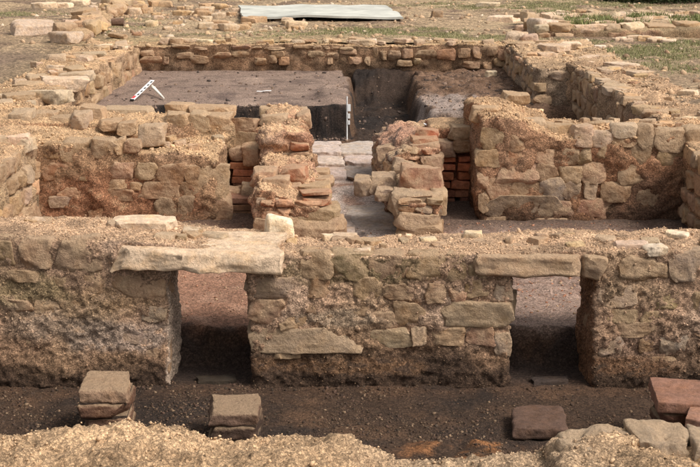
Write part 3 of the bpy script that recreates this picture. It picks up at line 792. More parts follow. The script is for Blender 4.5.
# ================================================================ BRICK NICHES
def tile_mesh(seed, w_, d_, h_):
    return stone_mesh((w_, d_, h_), seed, 7, 0.28, 0.10, 1, 0.8)
TILES = [tile_mesh(700 + i, 0.20, 0.20, 0.045) for i in range(8)]
def tile(parent, loc, dims, col, rz=0.0, tilt=0.03, name='brick'):
    o = link(name, random.choice(TILES), M['brick'], parent, loc, (random.uniform(-tilt, tilt), random.uniform(-tilt, tilt), rz), jit(col))
    o.scale = (dims[0] / 0.20, dims[1] / 0.20, dims[2] / 0.045)
    return o
ln = empty('brick_niche', (-0.80, 10.1, -0.6), 'narrow niche lined with burnt red bricks beside the broad buff block', 'niche')
core('brick_niche', [box(-0.98, -0.60, 9.98, 10.4, -0.75, 0.03)], 0.018, lambda P, N: sandy(P, N, s=41, face=(0.24, 0.14, 0.085), burnt=.6), ln, seed=51, big=.015, mid=.01)
z = -0.52; k = 0
while z < -0.20:
    tile(ln, (-0.82 + random.uniform(-.02, .02), 9.93, z), (0.20, 0.16, 0.052), RED if z > -.36 else (0.18, .09, .06)); z += 0.056
for (x0, y0, x1, y1, Yv, c) in ((228,120,257,134,9.95,BROWN),(228,134,257,147,9.95,(0.33,.25,.16)),(230,149,248,160,9.85,PINK),(244,148,260,166,9.8,(0.45,.3,.2)),(228,191,247,206,9.55,PINK),(241,188,260,203,9.5,GREY),(228,204,258,214,9.55,RED)):
    px_stone(ln, Yv, x0, y0, x1, y1, c, 0.02, 0.16, name='brick' if c in (RED,) else 'stone')
for kz in range(3): tile(ln, (-0.80, 9.50, -0.52 + kz * 0.05), (0.22, 0.2, 0.048), (0.19, .115, .08))
rn = empty('brick_niche', (0.80, 10.1, -0.6), 'narrow recess of stacked thin red bricks between channel cheek and tall burnt wall', 'niche')
core('brick_niche', [box(0.62, 0.98, 9.98, 10.4, -0.75, 0.05)], 0.018, lambda P, N: sandy(P, N, s=43, face=(0.27, 0.14, 0.085), burnt=.8), rn, seed=53, big=.015, mid=.01)
for (y0, y1, c) in ((155, 162, RED), (163, 170, BRICK), (171, 179, (0.40, .17, .09)), (180, 188, RED), (189, 196, (0.33, .17, .11)), (197, 204, (0.2, .1, .07)), (205, 212, (0.13, .085, .07))):
    for x0, x1 in ((441, 456), (457, 472)) if y0 % 2 else ((440, 450), (451, 472)):
        a, b = atY(x0, y1, 9.9), atY(x1, y0, 9.9)
        tile(rn, ((a[0] + b[0]) / 2 + random.uniform(-.012, .012), 9.93 + random.uniform(-.03, .03), (a[2] + b[2]) / 2), ((b[0] - a[0]) * random.uniform(.85, 1.1), 0.16, (b[2] - a[2]) * random.uniform(.8, 1.1)), c, random.uniform(-.1, .1), .06)
for (x0, y0, x1, y1, c) in ((436,143,454,158,(0.36,.27,.22)),(453,141,473,152,BROWN),(452,128,474,141,GREYB)): px_stone(rn, 9.85, x0, y0, x1, y1, c, 0.04, 0.2)

# ================================================================ CHEEKS OF THE STOKE CHANNEL
lc = empty('channel_cheek', (-0.45, 9.6, -0.5), 'stepped heap of pinkish stones and tiles flanking the ashy channel, beside the white block', 'wall')
def lc_warp(P):
    P = P.copy(); k = sstep(-0.5, -0.1, P[:, 2])
    P[:, 2] -= k * 0.20 * sstep(9.55, 8.55, P[:, 1]) * sstep(-0.75, -0.05, P[:, 0])
    P[:, 2] -= k * 0.07 * sstep(9.6, 9.75, P[:, 1]) * sstep(-0.55, -0.2, P[:, 0])
    return P
def burnt_col(P, N, s, top):
    c = sandy(P, N, top, (0.36, 0.235, 0.15), s, 0.1, 0.35, 0.35, topz=-0.4)
    return mixc(c, (0.42, 0.235, 0.165), sstep(0.05, 0.4, fbm(P, 5, s + 90, 3)) * 0.5)
o, P_, N_ = core('channel_cheek', [prism_xy([(-0.63, 8.64), (-0.16, 8.64), (-0.30, 9.75), (-0.64, 9.75)], -0.75, -0.12),
      prism_xy([(-0.66, 9.65), (-0.33, 9.65), (-0.43, 10.9), (-0.72, 10.9)], -0.75, 0.08)], 0.0145,
      lambda P, N: burnt_col(P, N, 51, (0.47, 0.34, 0.215)), lc, big=0.045, mid=0.03, fine=0.008, warp=lc_warp, seed=61, lump=0.03, smooth=7)
grit_on(P_, N_, 2000, N_[:, 2] > .4, 91, lc, 0.004, 0.014, GPL)
for (x0, y0, x1, y1, Yv, c) in ((283,170,305,184,8.95,RED),(253,171,273,189,8.9,PINK),(262,179,286,193,8.8,(0.44,.31,.23)),(291,197,326,213,8.7,(0.38,.2,.14)),(257,199,286,212,8.66,(0.42,.37,.32)),(298,188,331,200,8.85,TAN),
      (306,180,332,190,9.1,BUFF),(288,210,338,223,8.62,OLIVE),(290,221,340,237,8.58,(0.32,.24,.16)),(262,211,288,222,8.62,RED),(254,189,266,202,8.72,PINK),(282,186,300,197,8.85,PINK),(312,172,328,182,9.4,TAN),
      (256,222,290,238,8.6,BROWN),(300,140,312,152,10.0,PINK),(286,128,300,140,9.9,TAN),(262,117,284,128,10.0,(0.45,.36,.25)),(296,115,309,130,10.3,PINK),(268,150,284,163,9.7,TAN),(300,158,316,170,9.7,BUFF),(285,110,306,117,10.7,PALE),(260,109,284,117,10.7,TAN)):
    px_stone(lc, Yv, x0, y0, x1, y1, c, 0.03, 0.2, rot=random.uniform(-8, 8), skew=.2)
rc = empty('channel_cheek', (0.50, 9.6, -0.5), 'fire-reddened stone cheek with pink crusted top flanking the ashy channel', 'wall')
def rc_warp(P):
    P = P.copy(); k = sstep(-0.5, -0.1, P[:, 2])
    P[:, 2] -= k * 0.10 * sstep(9.3, 8.6, P[:, 1])
    P[:, 2] -= k * 0.10 * sstep(0.40, 0.22, P[:, 0])
    return P
def rc_col(P, N):
    c = burnt_col(P, N, 61, (0.46, 0.36, 0.24)); n = fbm(P, 5, 311, 3)
    c = mixc(c, (0.43, 0.275, 0.20), ell(P + n[:, None] * .08, 0.36, 10.1, 0.22, 0.5) * sstep(0.3, 0.7, N[:, 2]) * .9)
    return mixc(c, (0.25, 0.215, 0.19), sstep(0.3, 0.8, -N[:, 0]) * sstep(-.2, .3, n + .2) * .8)
o, P_, N_ = core('channel_cheek', [prism_xy([(0.38, 8.66), (0.60, 8.66), (0.62, 9.5), (0.32, 9.5)], -0.75, -0.20),
      prism_xy([(0.28, 9.35), (0.62, 9.35), (0.68, 10.6), (0.20, 10.6)], -0.75, 0.0)], 0.0145, rc_col, rc, big=0.045, mid=0.03, fine=0.008, warp=rc_warp, seed=71, lump=0.03, smooth=7)
for (x0, y0, x1, y1, Yv, c) in ((357,180,373,195,9.0,GREY),(373,177,393,196,9.0,GREY),(377,190,393,202,8.85,GREY),(404,172,442,197,8.9,(0.37,.20,.15)),(397,195,436,217,8.68,(0.33,.28,.23)),(399,214,437,231,8.62,(0.38,.31,.23)),
      (430,193,446,213,8.8,(0.34,.29,.2)),(411,145,437,160,9.4,(0.32,.2,.14)),(424,158,442,172,9.3,PINK),(413,139,438,147,9.45,RED),(418,131,438,138,9.6,BRICK),(392,160,412,178,9.3,GREY),(378,150,395,170,9.7,(0.28,.23,.19)),(400,228,440,242,8.62,BROWN)):
    px_stone(rc, Yv, x0, y0, x1, y1, c, 0.03, 0.2, rot=random.uniform(-6, 6), skew=.22)
PB = [PINK, RED, TAN, (0.42, .29, .2), BUFF, (0.38, .22, .15), GREY]
fill_face(lc, (-0.60, 8.64, 0), (-0.16, 8.64, 0), -0.52, -0.24, (0, -1, 0), PB, 0.055, (.09, .2), .02, skip=.25)
fill_face(lc, (-0.16, 8.66, 0), (-0.30, 9.7, 0), -0.50, -0.2, (1, 0, 0), PB, 0.06, (.09, .2), .015, skip=.3)
fill_face(lc, (-0.34, 9.7, 0), (-0.43, 10.8, 0), -0.40, 0.0, (1, 0, 0), PB, 0.07, (.09, .2), .012, skip=.4)
fill_face(lc, (-0.64, 9.66, 0), (-0.33, 9.66, 0), -0.15, 0.05, (0, -1, 0), PB, 0.06, (.09, .16), .012, skip=.4)
fill_face(rc, (0.38, 8.66, 0), (0.60, 8.66, 0), -0.52, -0.24, (0, -1, 0), PB, 0.055, (.09, .18), .02, skip=.25)
fill_face(rc, (0.32, 9.5, 0), (0.38, 8.68, 0), -0.50, -0.22, (-1, 0, 0), PB, 0.06, (.09, .18), .015, skip=.3)
fill_face(rc, (0.20, 10.5, 0), (0.28, 9.4, 0), -0.42, -0.12, (-1, 0, 0), [GREY, PINK, (0.3, .25, .21), TAN], 0.07, (.09, .2), .012, skip=.35)
fill_face(rc, (0.40, 9.36, 0), (0.62, 9.36, 0), -0.2, 0.0, (0, -1, 0), [RED, BRICK, PINK, TAN], 0.05, (.09, .18), .015, skip=.2)
# ashy paving slabs of the channel
sf = empty('channel_paving', (0.0, 10.4, -0.4), 'cracked grey ash-stained paving slabs stepping up the stoke channel', 'paving')
for (x0, y0, x1, y1, Z, c) in ((308,141.5,340,151,-.335,(0.41,.385,.36)),(341,141.5,376,151,-.335,(0.38,.355,.335)),(306,152,343,162,-.37,(0.42,.39,.365)),(344,152,381,162,-.37,(0.40,.37,.35)),(311,163,345,176,-.41,(0.38,.35,.33)),(346,163,386,177,-.41,BLUE),
      (350,206,392,226,-.50,(0.36,.34,.325)),(330,215,352,232,-.50,(0.36,.33,.31))):
    a, b = atZ(x0, y1, Z), atZ(x1, y0, Z)
    me = stone_mesh((abs(b[0] - a[0]) * 1.07, abs(b[1] - a[1]) * 1.06, 0.08), int(x0 + y0 * 7), 15, 0.3, 0.16, 2, 1.5, rag=.025)
    link('slab', me, M['clean'], sf, ((a[0] + b[0]) / 2, (a[1] + b[1]) / 2, Z - 0.04), (R(2), 0, R(1)), jit(c, .06))

# ================================================================ RIGHT MASONRY BLOCK OF THE SECOND ROW
rb = empty('rubble_wall', (1.7, 9.6, -0.6), 'tall fire-reddened rubble wall with pale stones set along its earthy crest', 'wall')
def rb_warp(P):
    P = P.copy(); k = sstep(-0.3, 0.02, P[:, 2])
    P[:, 2] += k * 0.14 * sstep(1.50, 1.12, P[:, 0]) * sstep(9.1, 9.55, P[:, 1] + .2) * (1 - 0.45 * sstep(10.0, 10.5, P[:, 1]))
    return P
def rb_col(P, N):
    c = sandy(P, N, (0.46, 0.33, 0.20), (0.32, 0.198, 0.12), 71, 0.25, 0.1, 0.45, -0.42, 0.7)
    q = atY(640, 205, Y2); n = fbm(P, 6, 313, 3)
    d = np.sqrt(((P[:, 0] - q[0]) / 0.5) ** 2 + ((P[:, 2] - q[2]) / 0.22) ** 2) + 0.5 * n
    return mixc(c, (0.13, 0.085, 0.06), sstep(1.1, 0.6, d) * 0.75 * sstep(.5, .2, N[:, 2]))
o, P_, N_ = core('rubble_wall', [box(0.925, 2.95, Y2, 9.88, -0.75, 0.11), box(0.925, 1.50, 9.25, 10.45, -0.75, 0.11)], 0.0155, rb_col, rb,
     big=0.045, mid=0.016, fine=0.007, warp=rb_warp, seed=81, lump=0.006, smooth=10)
grit_on(P_, N_, 4500, N_[:, 2] > .45, 101, rb, 0.004, 0.013, GPL)
grit_on(P_, N_, 90, N_[:, 2] > .45, 102, rb, 0.010, 0.024, GPL, fat=True)
RIGHT = [(497,166,536,185,PINK,.05),(487,180,512,198,(0.32,.19,.13),.02),(512,182,538,198,BROWN,.02),(538,181,564,203,(0.30,.275,.25),.05),(563,180,581,200,(0.31,.25,.2),.025),(584,182,597,198,(0.44,.36,.29),.03),(557,165,583,182,BUFF,.03),(583,165,606,183,PINK,.03),
 (533,165,557,179,BROWN,.04),(488,198,561,219,(0.28,.235,.19),.035),(556,203,576,217,PINK,.01),(577,200,611,217,(0.36,.2,.14),.012),(561,148,578,165,GREYB,.03),(579,149,594,164,OLIVE,.015),(574,126,592,148,(0.50,.38,.29),.05),(591,132,613,147,WHITE,.05),
 (611,125,636,138,WHITE,.05),(637,127,655,149,GREYB,.04),(655,130,683,150,(0.33,.27,.18),.05),(684,130,712,151,GREYB,.04),(655,150,681,165,OLIVE,.02),(598,147,622,161,OLIVE,.015),(625,148,652,163,(0.26,.2,.12),.015),(612,138,636,147,BROWN,.02),
 (618,168,650,184,(0.30,.22,.15),.006),(600,184,632,200,BROWN,.006),(478,150,500,166,(0.36,.26,.16),.01),(505,150,530,164,(0.38,.2,.12),.01),(535,150,560,163,(0.36,.2,.13),.01),(650,170,680,186,BROWN,.008),(482,128,500,148,(0.33,.25,.15),.02),
 (503,136,524,150,BROWN,.015),(480,218,520,234,(0.2,.13,.095),.01),(525,219,570,234,(0.21,.135,.1),.01),(633,190,665,206,(0.17,.115,.085),.006),(478,172,488,188,PINK,.012),(478,192,488,212,BUFF,.012)]
for t in RIGHT: px_stone(rb, Y2, *t[:5], out=(t[5] if len(t) > 5 else 0.02))
for (x0, y0, x1, y1, Yv, c) in ((473,109,498,123,9.35,TAN),(519,122,546,138,9.3,PALE),(498,118,520,131,9.3,BUFF),(505,95,530,104,10.0,TAN),(546,127,573,140,9.3,TAN)): px_stone(rb, Yv, x0, y0, x1, y1, c, 0.03, 0.2)

# ================================================================ WALLS OF THE BACK ROOM
lbw = empty('back_room_wall', (-3.1, 13.6, -0.7), 'thick earthen-topped side wall of the burnt room, behind the red and white scale', 'wall')
def lbw_warp(P):
    P = P.copy(); P[:, 2] += sstep(-.3, -.05, P[:, 2]) * (0.05 * fbm(P, 1.6, 331, 2)); return P
o, P_, N_ = core('back_room_wall', [box(-3.56, -2.80, 9.7, 18.0, -0.8, 0.0)], 0.026, lambda P, N: sandy(P, N, (0.42, 0.31, 0.19), (0.36, 0.265, 0.17), 81, .2, .1), lbw, big=.05, mid=.03, warp=lbw_warp, seed=91, lump=.015, smooth=3, puff=0)
grit_on(P_, N_, 3000, N_[:, 2] > .5, 111, lbw, 0.006, 0.02, GPL)
grit_on(P_, N_, 80, N_[:, 2] > .5, 112, lbw, 0.015, 0.04, GPL, fat=True)
fill_face(lbw, (-2.80, 17.35, 0), (-2.80, 10.7, 0), -0.55, -0.04, (1, 0, 0), [TAN, BUFF, BUFF, BROWN], 0.15, (.15, .32), 0.012, skip=.5)
for (px, py, dx, dy, dz, c) in ((57, 62, .2, .2, .14, PALE), (85, 62, .15, .15, .1, WHITE), (70, 60, .14, .12, .08, TAN), (62, 85, .42, .30, .12, WHITE), (38, 80, .22, .16, .08, PALE), (36, 66, .12, .1, .06, PALE), (95, 56, .3, .2, .06, PALE), (26, 88, .25, .2, .08, TAN),
                                (76, 79, .35, .22, .1, WHITE), (48, 98, .4, .25, .12, PALE), (20, 100, .3, .25, .1, BUFF), (100, 50, .2, .15, .06, TAN), (118, 37, .25, .12, .06, BROWN), (137, 35, .12, .1, .05, BROWN)):
    q = atZ(px, py, 0.0); lib_stone(lbw, (q[0], q[1], 0.015), (dx, dy, dz), random.uniform(-.5, .5), c)
bw = empty('back_room_wall', (-0.3, 17.7, -0.5), 'far wall of squared brown rubble closing the burnt room', 'wall')
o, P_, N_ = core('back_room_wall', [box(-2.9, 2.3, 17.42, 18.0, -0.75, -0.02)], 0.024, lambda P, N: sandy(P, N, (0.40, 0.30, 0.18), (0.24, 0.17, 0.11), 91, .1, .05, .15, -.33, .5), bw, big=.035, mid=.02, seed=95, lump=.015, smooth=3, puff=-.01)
grit_on(P_, N_, 2000, N_[:, 2] > .5, 115, bw, 0.006, 0.02, GPL)
fill_face(bw, (0.2, 17.42, 0), (2.1, 17.42, 0), -0.32, -0.03, (0, -1, 0), [BROWN, (0.24, .17, .12), GREYB, (0.33, .25, .17), (0.2, .145, .105)], 0.125, (.08, .32), 0.02, skip=.15, jitter=2.2)
fill_face(bw, (-2.78, 17.42, 0), (0.2, 17.42, 0), -0.30, -0.03, (0, -1, 0), [BROWN, (0.24, .17, .12), GREYB, (0.3, .22, .15)], 0.115, (.08, .28), 0.02, skip=.45, jitter=2.5)
for k in range(34):
    x = random.uniform(-2.6, 2.0); lib_stone(bw, (x, 17.5 + random.uniform(0, .35), 0.0), (random.uniform(.1, .22), random.uniform(.08, .16), random.uniform(.04, .09)), random.uniform(-.5, .5), random.choice([PALE, TAN, BUFF, WHITE]))
cp = empty('back_room_wall', (2.5, 15.6, -0.7), 'jutting earth-covered wall corner where the burnt room narrows', 'wall')
o, P_, N_ = core('back_room_wall', [box(2.08, 3.2, 14.62, 17.9, -0.8, 0.0)], 0.026, lambda P, N: sandy(P, N, (0.42, 0.32, 0.205), (0.31, 0.25, 0.185), 95, .1, .3), cp, big=.05, mid=.025, seed=97, lump=.015, smooth=4)
fill_face(cp, (2.08, 14.62, 0), (2.5, 14.62, 0), -0.6, -0.05, (0, -1, 0), [GREYB, BUFF, GREY], 0.16, (.16, .3), 0.01, skip=.5)
fill_face(cp, (2.08, 17.4, 0), (2.08, 14.7, 0), -0.4, -0.03, (-1, 0, 0), [BROWN, GREYB, BUFF], 0.15, (.16, .3), 0.02, skip=.3)
grit_on(P_, N_, 1500, N_[:, 2] > .5, 117, cp, 0.006, 0.022, GPL)
rbw = empty('back_room_wall', (2.8, 12.0, -0.7), 'long shaded pit wall edged with pale stones beneath the trodden earth', 'wall')
o, P_, N_ = core('back_room_wall', [box(2.49, 3.25, 9.75, 14.9, -0.85, 0.01)], 0.024, lambda P, N: sandy(P, N, (0.40, 0.295, 0.19), (0.31, 0.225, 0.15), 99, .1, .2), rbw, big=.05, mid=.03, seed=99, lump=.02, smooth=4)
fill_face(rbw, (2.49, 9.8, 0), (2.49, 14.6, 0), -0.65, -0.03, (-1, 0, 0), [BROWN, GREYB, BUFF, (0.25, .18, .13)], 0.16, (.14, .3), 0.02, skip=.3)
grit_on(P_, N_, 2500, N_[:, 2] > .5, 119, rbw, 0.006, 0.02, GPL)
for k in range(17):
    y = 10.2 + k * 0.25; lib_stone(rbw, (2.56 + random.uniform(-.03, .05), y, 0.0), (random.uniform(.1, .2), random.uniform(.12, .22), .07), random.uniform(-.4, .4), random.choice([PALE, WHITE, TAN, BUFF]))

def bedded(parent, x0, x1, y0, y1, ztop, count, pal, lo=.05, hi=.13):
    for k in range(count):
        x, y = random.uniform(x0, x1), random.uniform(y0, y1)
        s = random.uniform(lo, hi)
        lib_stone(parent, (x, y, ztop(x) + 0.004), (s * random.uniform(.8, 1.5), s, 0.05), random.uniform(0, 6.28), random.choice(pal), tilt=.12)
bedded(mw, -1.9, 1.9, 6.34, 6.62, lambda x: float(mw_top(np.array([x]))[0]) - .012, 34, [BUFF, TAN, PALE, GREYB, TAN], .035, .085)
bedded(lb, -2.4, -1.0, 9.3, 9.8, lambda x: -.015, 18, [TAN, BUFF, PALE], .04, .11)
bedded(rb, 1.5, 2.6, 9.3, 9.8, lambda x: .11, 18, [TAN, BUFF, PALE, BROWN], .05, .12)
bedded(lw, -2.75, -2.35, 7.5, 9.6, lambda x: .075, 14, [TAN, PALE, BUFF], .06, .15)
bedded(lbw, -3.4, -2.85, 10, 17.4, lambda x: .0, 46, [TAN, PALE, BUFF, WHITE], .06, .2)
bedded(cp, 2.15, 3.1, 14.8, 17.6, lambda x: .0, 26, [TAN, PALE, BUFF], .06, .2)
bedded(rbw, 2.6, 3.2, 10, 14.6, lambda x: .0, 34, [TAN, PALE, BUFF, BROWN], .05, .16)

# ================================================================ TILE STACKS (PILAE) IN THE TRENCH
def pila(cx, yf, width, depth, ztop, nt, label, cols, rz=0.0, off=0.006, top_col=None, zbase=-0.715, mat='pillar'):
    t = empty('brick_pillar', (cx, yf + depth / 2, zbase), label, 'brick pillar', 'hypocaust pillars in the trench')
    h = (ztop - zbase) / nt
    for k in range(nt):
        c = cols[k % len(cols)]
        if k == nt - 1 and top_col: c = top_col
        SEED[0] += 1
        me = stone_mesh((width * random.uniform(.97, 1.03), depth * random.uniform(.97, 1.03), h * 1.0), SEED[0], 15, 0.5, 0.08, 2, 1.3, 'brick', .010)
        link('brick', me, M[mat], t, (cx + random.uniform(-off, off), yf + depth / 2 + random.uniform(-off, off), zbase + (k + .5) * h),
             (0, 0, rz + random.uniform(-.04, .04)), jit(c, .06))
        if k:
            me = stone_mesh((width * .93, depth * .93, h * 0.3), SEED[0] + 5000, 7, 0.3, .03, 0, .6, 'mortar_joint')
            link('mortar_joint', me, M['pillar'], t, (cx, yf + depth / 2, zbase + k * h), (0, 0, rz), (0.07, .055, .045))
    return t
def pxc(x0, x1, y, Z):
    a, b = atZ(x0, y, Z), atZ(x1, y, Z); return (a[0] + b[0]) / 2, a[1], b[0] - a[0]
c, yf, wd = pxc(76, 126, 391, -0.45)
pila(c, yf, wd, 0.27, -0.45, 4, 'tallest brick pillar, rounded and buff-topped, in front of the solid pier', [(0.16, .105, .075), (0.19, .125, .09), (0.17, .10, .07)], 0.05, top_col=(0.36, .26, .185))
c, yf, wd = pxc(205, 258, 414, -0.53)
pila(c, yf, wd, 0.26, -0.53, 3, 'short square brick pillar with scorched sides, in front of the reddish flue opening', [(0.06, .045, .038), (0.08, .055, .045)], -0.02, top_col=(0.17, .125, .095))
c, yf, wd = pxc(516, 572, 428, -0.64)
t = pila(c, yf, wd * .96, 0.29, -0.64, 1, 'single low blackened tile lying before the greyish flue opening', [(0.22, .15, .115)], -0.06, top_col=(0.085, .06, .048), zbase=-0.70, mat='brick')
c, yf, wd = pxc(656, 716, 404, -0.45)
t = pila(c + .03, yf + .01, 0.24, 0.25, -0.50, 4, 'reddish brick pillar with wide overhanging tiles, at the end of the trench', [(0.12, .07, .05), (0.16, .085, .06)], 0.0)
me = stone_mesh((0.34, 0.33, 0.055), 4401, 12, .35, .05, 1, .8, 'brick'); link('cap_tile', me, M['brick'], t, (c + .06, yf + .14, -0.47), (0, R(2), R(-6)), (0.20, .12, .09))
me = stone_mesh((0.30, 0.26, 0.05), 4402, 12, .35, .05, 1, .8, 'brick'); link('cap_tile', me, M['brick'], t, (c + .14, yf - .10, -0.485), (R(-2), R(3), R(-22)), (0.24, .15, .115))

# loose grit on the trench and room floors
r = np.random.RandomState(5)
n = 42000
px = r.uniform(-2.0, 2.0, n); py = r.uniform(4.6, 6.3, n)
kp = r.rand(n) < 0.1 + sstep(-.3, .4, fbm(np.stack([px, py, 0 * px], 1), 3, 91, 3)); px, py = px[kp], py[kp]; n = len(px)
pz = dug_z(px, py)
grit('trench_grit', np.stack([px, py, pz], 1), 0.0025 + 0.009 * r.rand(n) ** 5, gcols(n, r, np.array([(0.06, .043, .033), (0.05, .036, .028), (0.085, .06, .04), (0.05, .04, .03), (0.09, .06, .045), (0.12, .085, .057), (0.09, .06, .04), (0.07, .05, .036), (0.20, .15, .10)])), 6)
tag(C.objects['trench_grit'], 'dark brown crumbs and pebbles strewn over the trench floor', 'grit', kind='stuff')
n = 9000
px = r.uniform(-2.2, 2.3, n); py = r.uniform(6.75, 9.1, n); pz = dug_z(px, py)
grit('room_grit', np.stack([px, py, pz], 1), 0.002 + 0.010 * r.rand(n) ** 6, gcols(n, r, np.array([(0.36, .2, .13), (0.30, .2, .14), (0.26, .13, .08), (0.4, .3, .2)])), 7)
tag(C.objects['room_grit'], 'reddish crumbs strewn over the middle room floor', 'grit', kind='stuff')

n = 1850
px = np.concatenate([r.uniform(-2.7, 0, 350), r.uniform(-2.2, 0.0, 700), r.uniform(0.1, 2.0, 800)]); py = np.concatenate([r.uniform(14.1, 17.3, 350), r.normal(13.97, .05, 700), r.uniform(13.6, 17.2, 800)]); pz = dug_z(px, py)
grit('burnt_clods', np.stack([px, py, pz], 1), 0.005 + 0.022 * r.rand(n) ** 5, gcols(n, r, np.array([(0.16, .12, .095), (0.09, .07, .06), (0.2, .15, .11), (0.24, .18, .14), (0.06, .05, .045)])), 12, fat=True)
tag(C.objects['burnt_clods'], 'charred clods and crumbs strewn over the burnt room floor', 'clods', kind='stuff')

# ================================================================ LOOSE STONES
def rock(loc, dims, col, label, group=None, rz=None, seed=None, n=12, cuts=4, mat='clean', sink=0.2, rnd=.45, skew=.25, rot=(0, 0)):
    SEED[0] += 1
    me = stone_mesh(dims, seed or SEED[0], n, rnd, skew, cuts, 1.2, 'rock')
    o = link('rock', me, M[mat], None, (loc[0], loc[1], loc[2] + dims[2] * (0.5 - sink)), (rot[0], rot[1], random.uniform(-.6, .6) if rz is None else rz), jit(tuple(v * 0.92 for v in col), .05))
    return tag(o, label, 'rock', group)
q = atZ(279, 238, -0.02)
rock((q[0], q[1] + .06, -0.02), (0.145, 0.13, 0.118), (0.80, .72, .57), 'squarish white limestone block sitting loose on the flue wall', rz=.12, n=12, sink=.12, cuts=2, rnd=.3)
q = atZ(473, 238, -0.02); rock((q[0], q[1], -0.025), (0.105, 0.09, 0.05), (0.64, .55, .41), 'small flat cream stone lying on the flue wall beside the second lintel')
q = atZ(675, 237, 0.0); rock((q[0], q[1], -0.005), (0.13, 0.09, 0.04), (0.66, .58, .46), 'flat white stone on the flue wall crest past the overhung opening')
q = atZ(409, 237, -0.02); rock((q[0], q[1], -0.025), (0.035, 0.03, 0.028), (0.56, .46, .33), 'round pebble on the flue wall opposite the ashy channel', n=7)
# field rocks on the left
for (px, py, dx, dy, dz, c, lab) in (
    (30, 37, .68, .5, .24, (0.44, .38, .31), 'big flat-topped grey boulder on the trodden strip'),
    (64, 45, .42, .34, .18, (0.42, .36, .29), 'split grey boulder beside the big flat-topped one'),
    (70, 33, .32, .28, .18, (0.46, .38, .29), 'rounded buff boulder behind the split one'),
    (43, 9, .45, .34, .14, (0.58, .5, .38), 'pale slab stone, first of three in the grassy rear row'),
    (62, 8, .34, .3, .12, (0.60, .51, .38), 'pale slab stone, middle of three in the grassy rear row'),
    (79, 6, .40, .3, .14, (0.58, .5, .38), 'pale slab stone next to the tumbled wall line')):
    q = atZ(px, py, -0.06); rock((q[0], q[1] + dy / 2, fld_z(q[0], q[1] + dy / 2)), (dx, dy, dz), c, lab)
# tumbled wall line running away on the left
tl = empty('tumbled_wall', (-4.6, 20, 0), 'low tumbled line of pale stones running away through the grass', 'wall')
a, b = atZ(74, 38, 0), atZ(116, 6, 0)
core('tumbled_wall', [prism_xy([(a[0] - .2, a[1]), (a[0] + .25, a[1]), (b[0] + .25, b[1]), (b[0] - .2, b[1])], -0.1, 0.07)], 0.05, lambda P, N: sandy(P, N, (0.38, .29, .18), s=111), tl, big=.06, mid=.04, seed=111)
for k in range(26):
    t = random.random(); x = a[0] + (b[0] - a[0]) * t + random.uniform(-.2, .25); y = a[1] + (b[1] - a[1]) * t
    lib_stone(tl, (x, y, 0.08), (random.uniform(.15, .35), random.uniform(.15, .3), random.uniform(.1, .2)), random.uniform(-1, 1), random.choice([PALE, WHITE, TAN, BUFF, TAN]), tilt=.3, mat='clean')
hp = [(atZ(118 + random.uniform(-3, 28), random.uniform(1, 12), 0)) for k in range(16)]
for k, q in enumerate(hp):
    rock((q[0], q[1], fld_z(q[0], q[1])), (random.uniform(.18, .34), random.uniform(.16, .28), random.uniform(.1, .2)), random.choice([PALE, TAN, BUFF, GREYB]),
         'pale stone in the heap between the tumbled line and the flat sheet', 'stones heaped behind the dig', n=9)
# rubble beside the sheet
for k in range(46):
    px = random.choice((random.uniform(195, 300), random.uniform(150, 240))); py = random.uniform(3, 27) if px < 240 else random.uniform(18, 28)
    q = atZ(px, py, 0); s = random.uniform(.09, .24)
    rock((q[0], q[1], fld_z(q[0], q[1])), (s * 1.3, s, s * .55), random.choice([PALE, TAN, BUFF, (0.5, .42, .3)]), 'small pale rubble stone on the bare earth round the flat sheet', 'rubble round the sheet', n=7)
# rocks on the right
for (px, py, dx, dy, dz, c, lab) in (
    (505, 20, .55, .4, .13, (0.58, .51, .41), 'long flat cream slab lying tilted on the dark earth'),
    (545, 34, .44, .4, .28, (0.47, .41, .34), 'large rounded grey boulder near the wall corner'),
    (517, 40, .27, .24, .2, (0.42, .35, .28), 'brown-grey angular rock in front of the cream slab'),
    (531, 41, .25, .24, .16, (0.42, .33, .26), 'reddish-brown rock wedged against the rounded boulder'),
    (524, 29, .24, .2, .12, (0.46, .36, .27), 'narrow buff rock between the cream slab and rounded boulder'),
    (572, 49, .26, .2, .1, (0.60, .53, .42), 'pale rounded stone on the earthy wall corner'),
    (556, 51, .42, .4, .08, (0.48, .40, .31), 'broad low buff stone bedded behind the wall corner'),
    (548, 58, .24, .2, .06, (0.46, .38, .28), 'thin buff flake at the edge of the wall corner'),
    (601, 47, .14, .1, .05, (0.62, .57, .48), 'lone small white flat stone on the weedy earth'),
    (625, 69, .30, .34, .05, (0.52, .44, .35), 'flat pale slab half buried along the pit edge'),
    (642, 76, .26, .2, .05, (0.44, .36, .27), 'thin brown slab near the pit edge'),
    (690, 96, .2, .12, .05, (0.58, .5, .38), 'pale sliver of stone at the trodden rim'),
    (690, 122, .16, .12, .04, (0.58, .5, .38), 'pale flake on the rim above the shaded side wall'),
    (437, 17, .2, .16, .14, (0.30, .24, .17), 'dark brown clod of stone beside the sheet'),
    (488, 5, .4, .3, .1, (0.52, .45, .34), 'pale stone on the far slope behind the cream slab'),
    (492, 74, .15, .1, .10, (0.60, .54, .42), 'pale angular stone stuck in the far pit slope')):
    zz = -0.32 if py == 74 else 0.0
    q = atZ(px, py, zz); zg = dug_z(np.array([q[0]]), np.array([q[1]]))[0] if py == 74 else max(fld_z(q[0], q[1] + dy / 2), 0.0 if py > 45 and q[0] < 3.2 else -1)
    rock((q[0], q[1] + dy / 2, zg), (dx, dy, dz), c, lab)
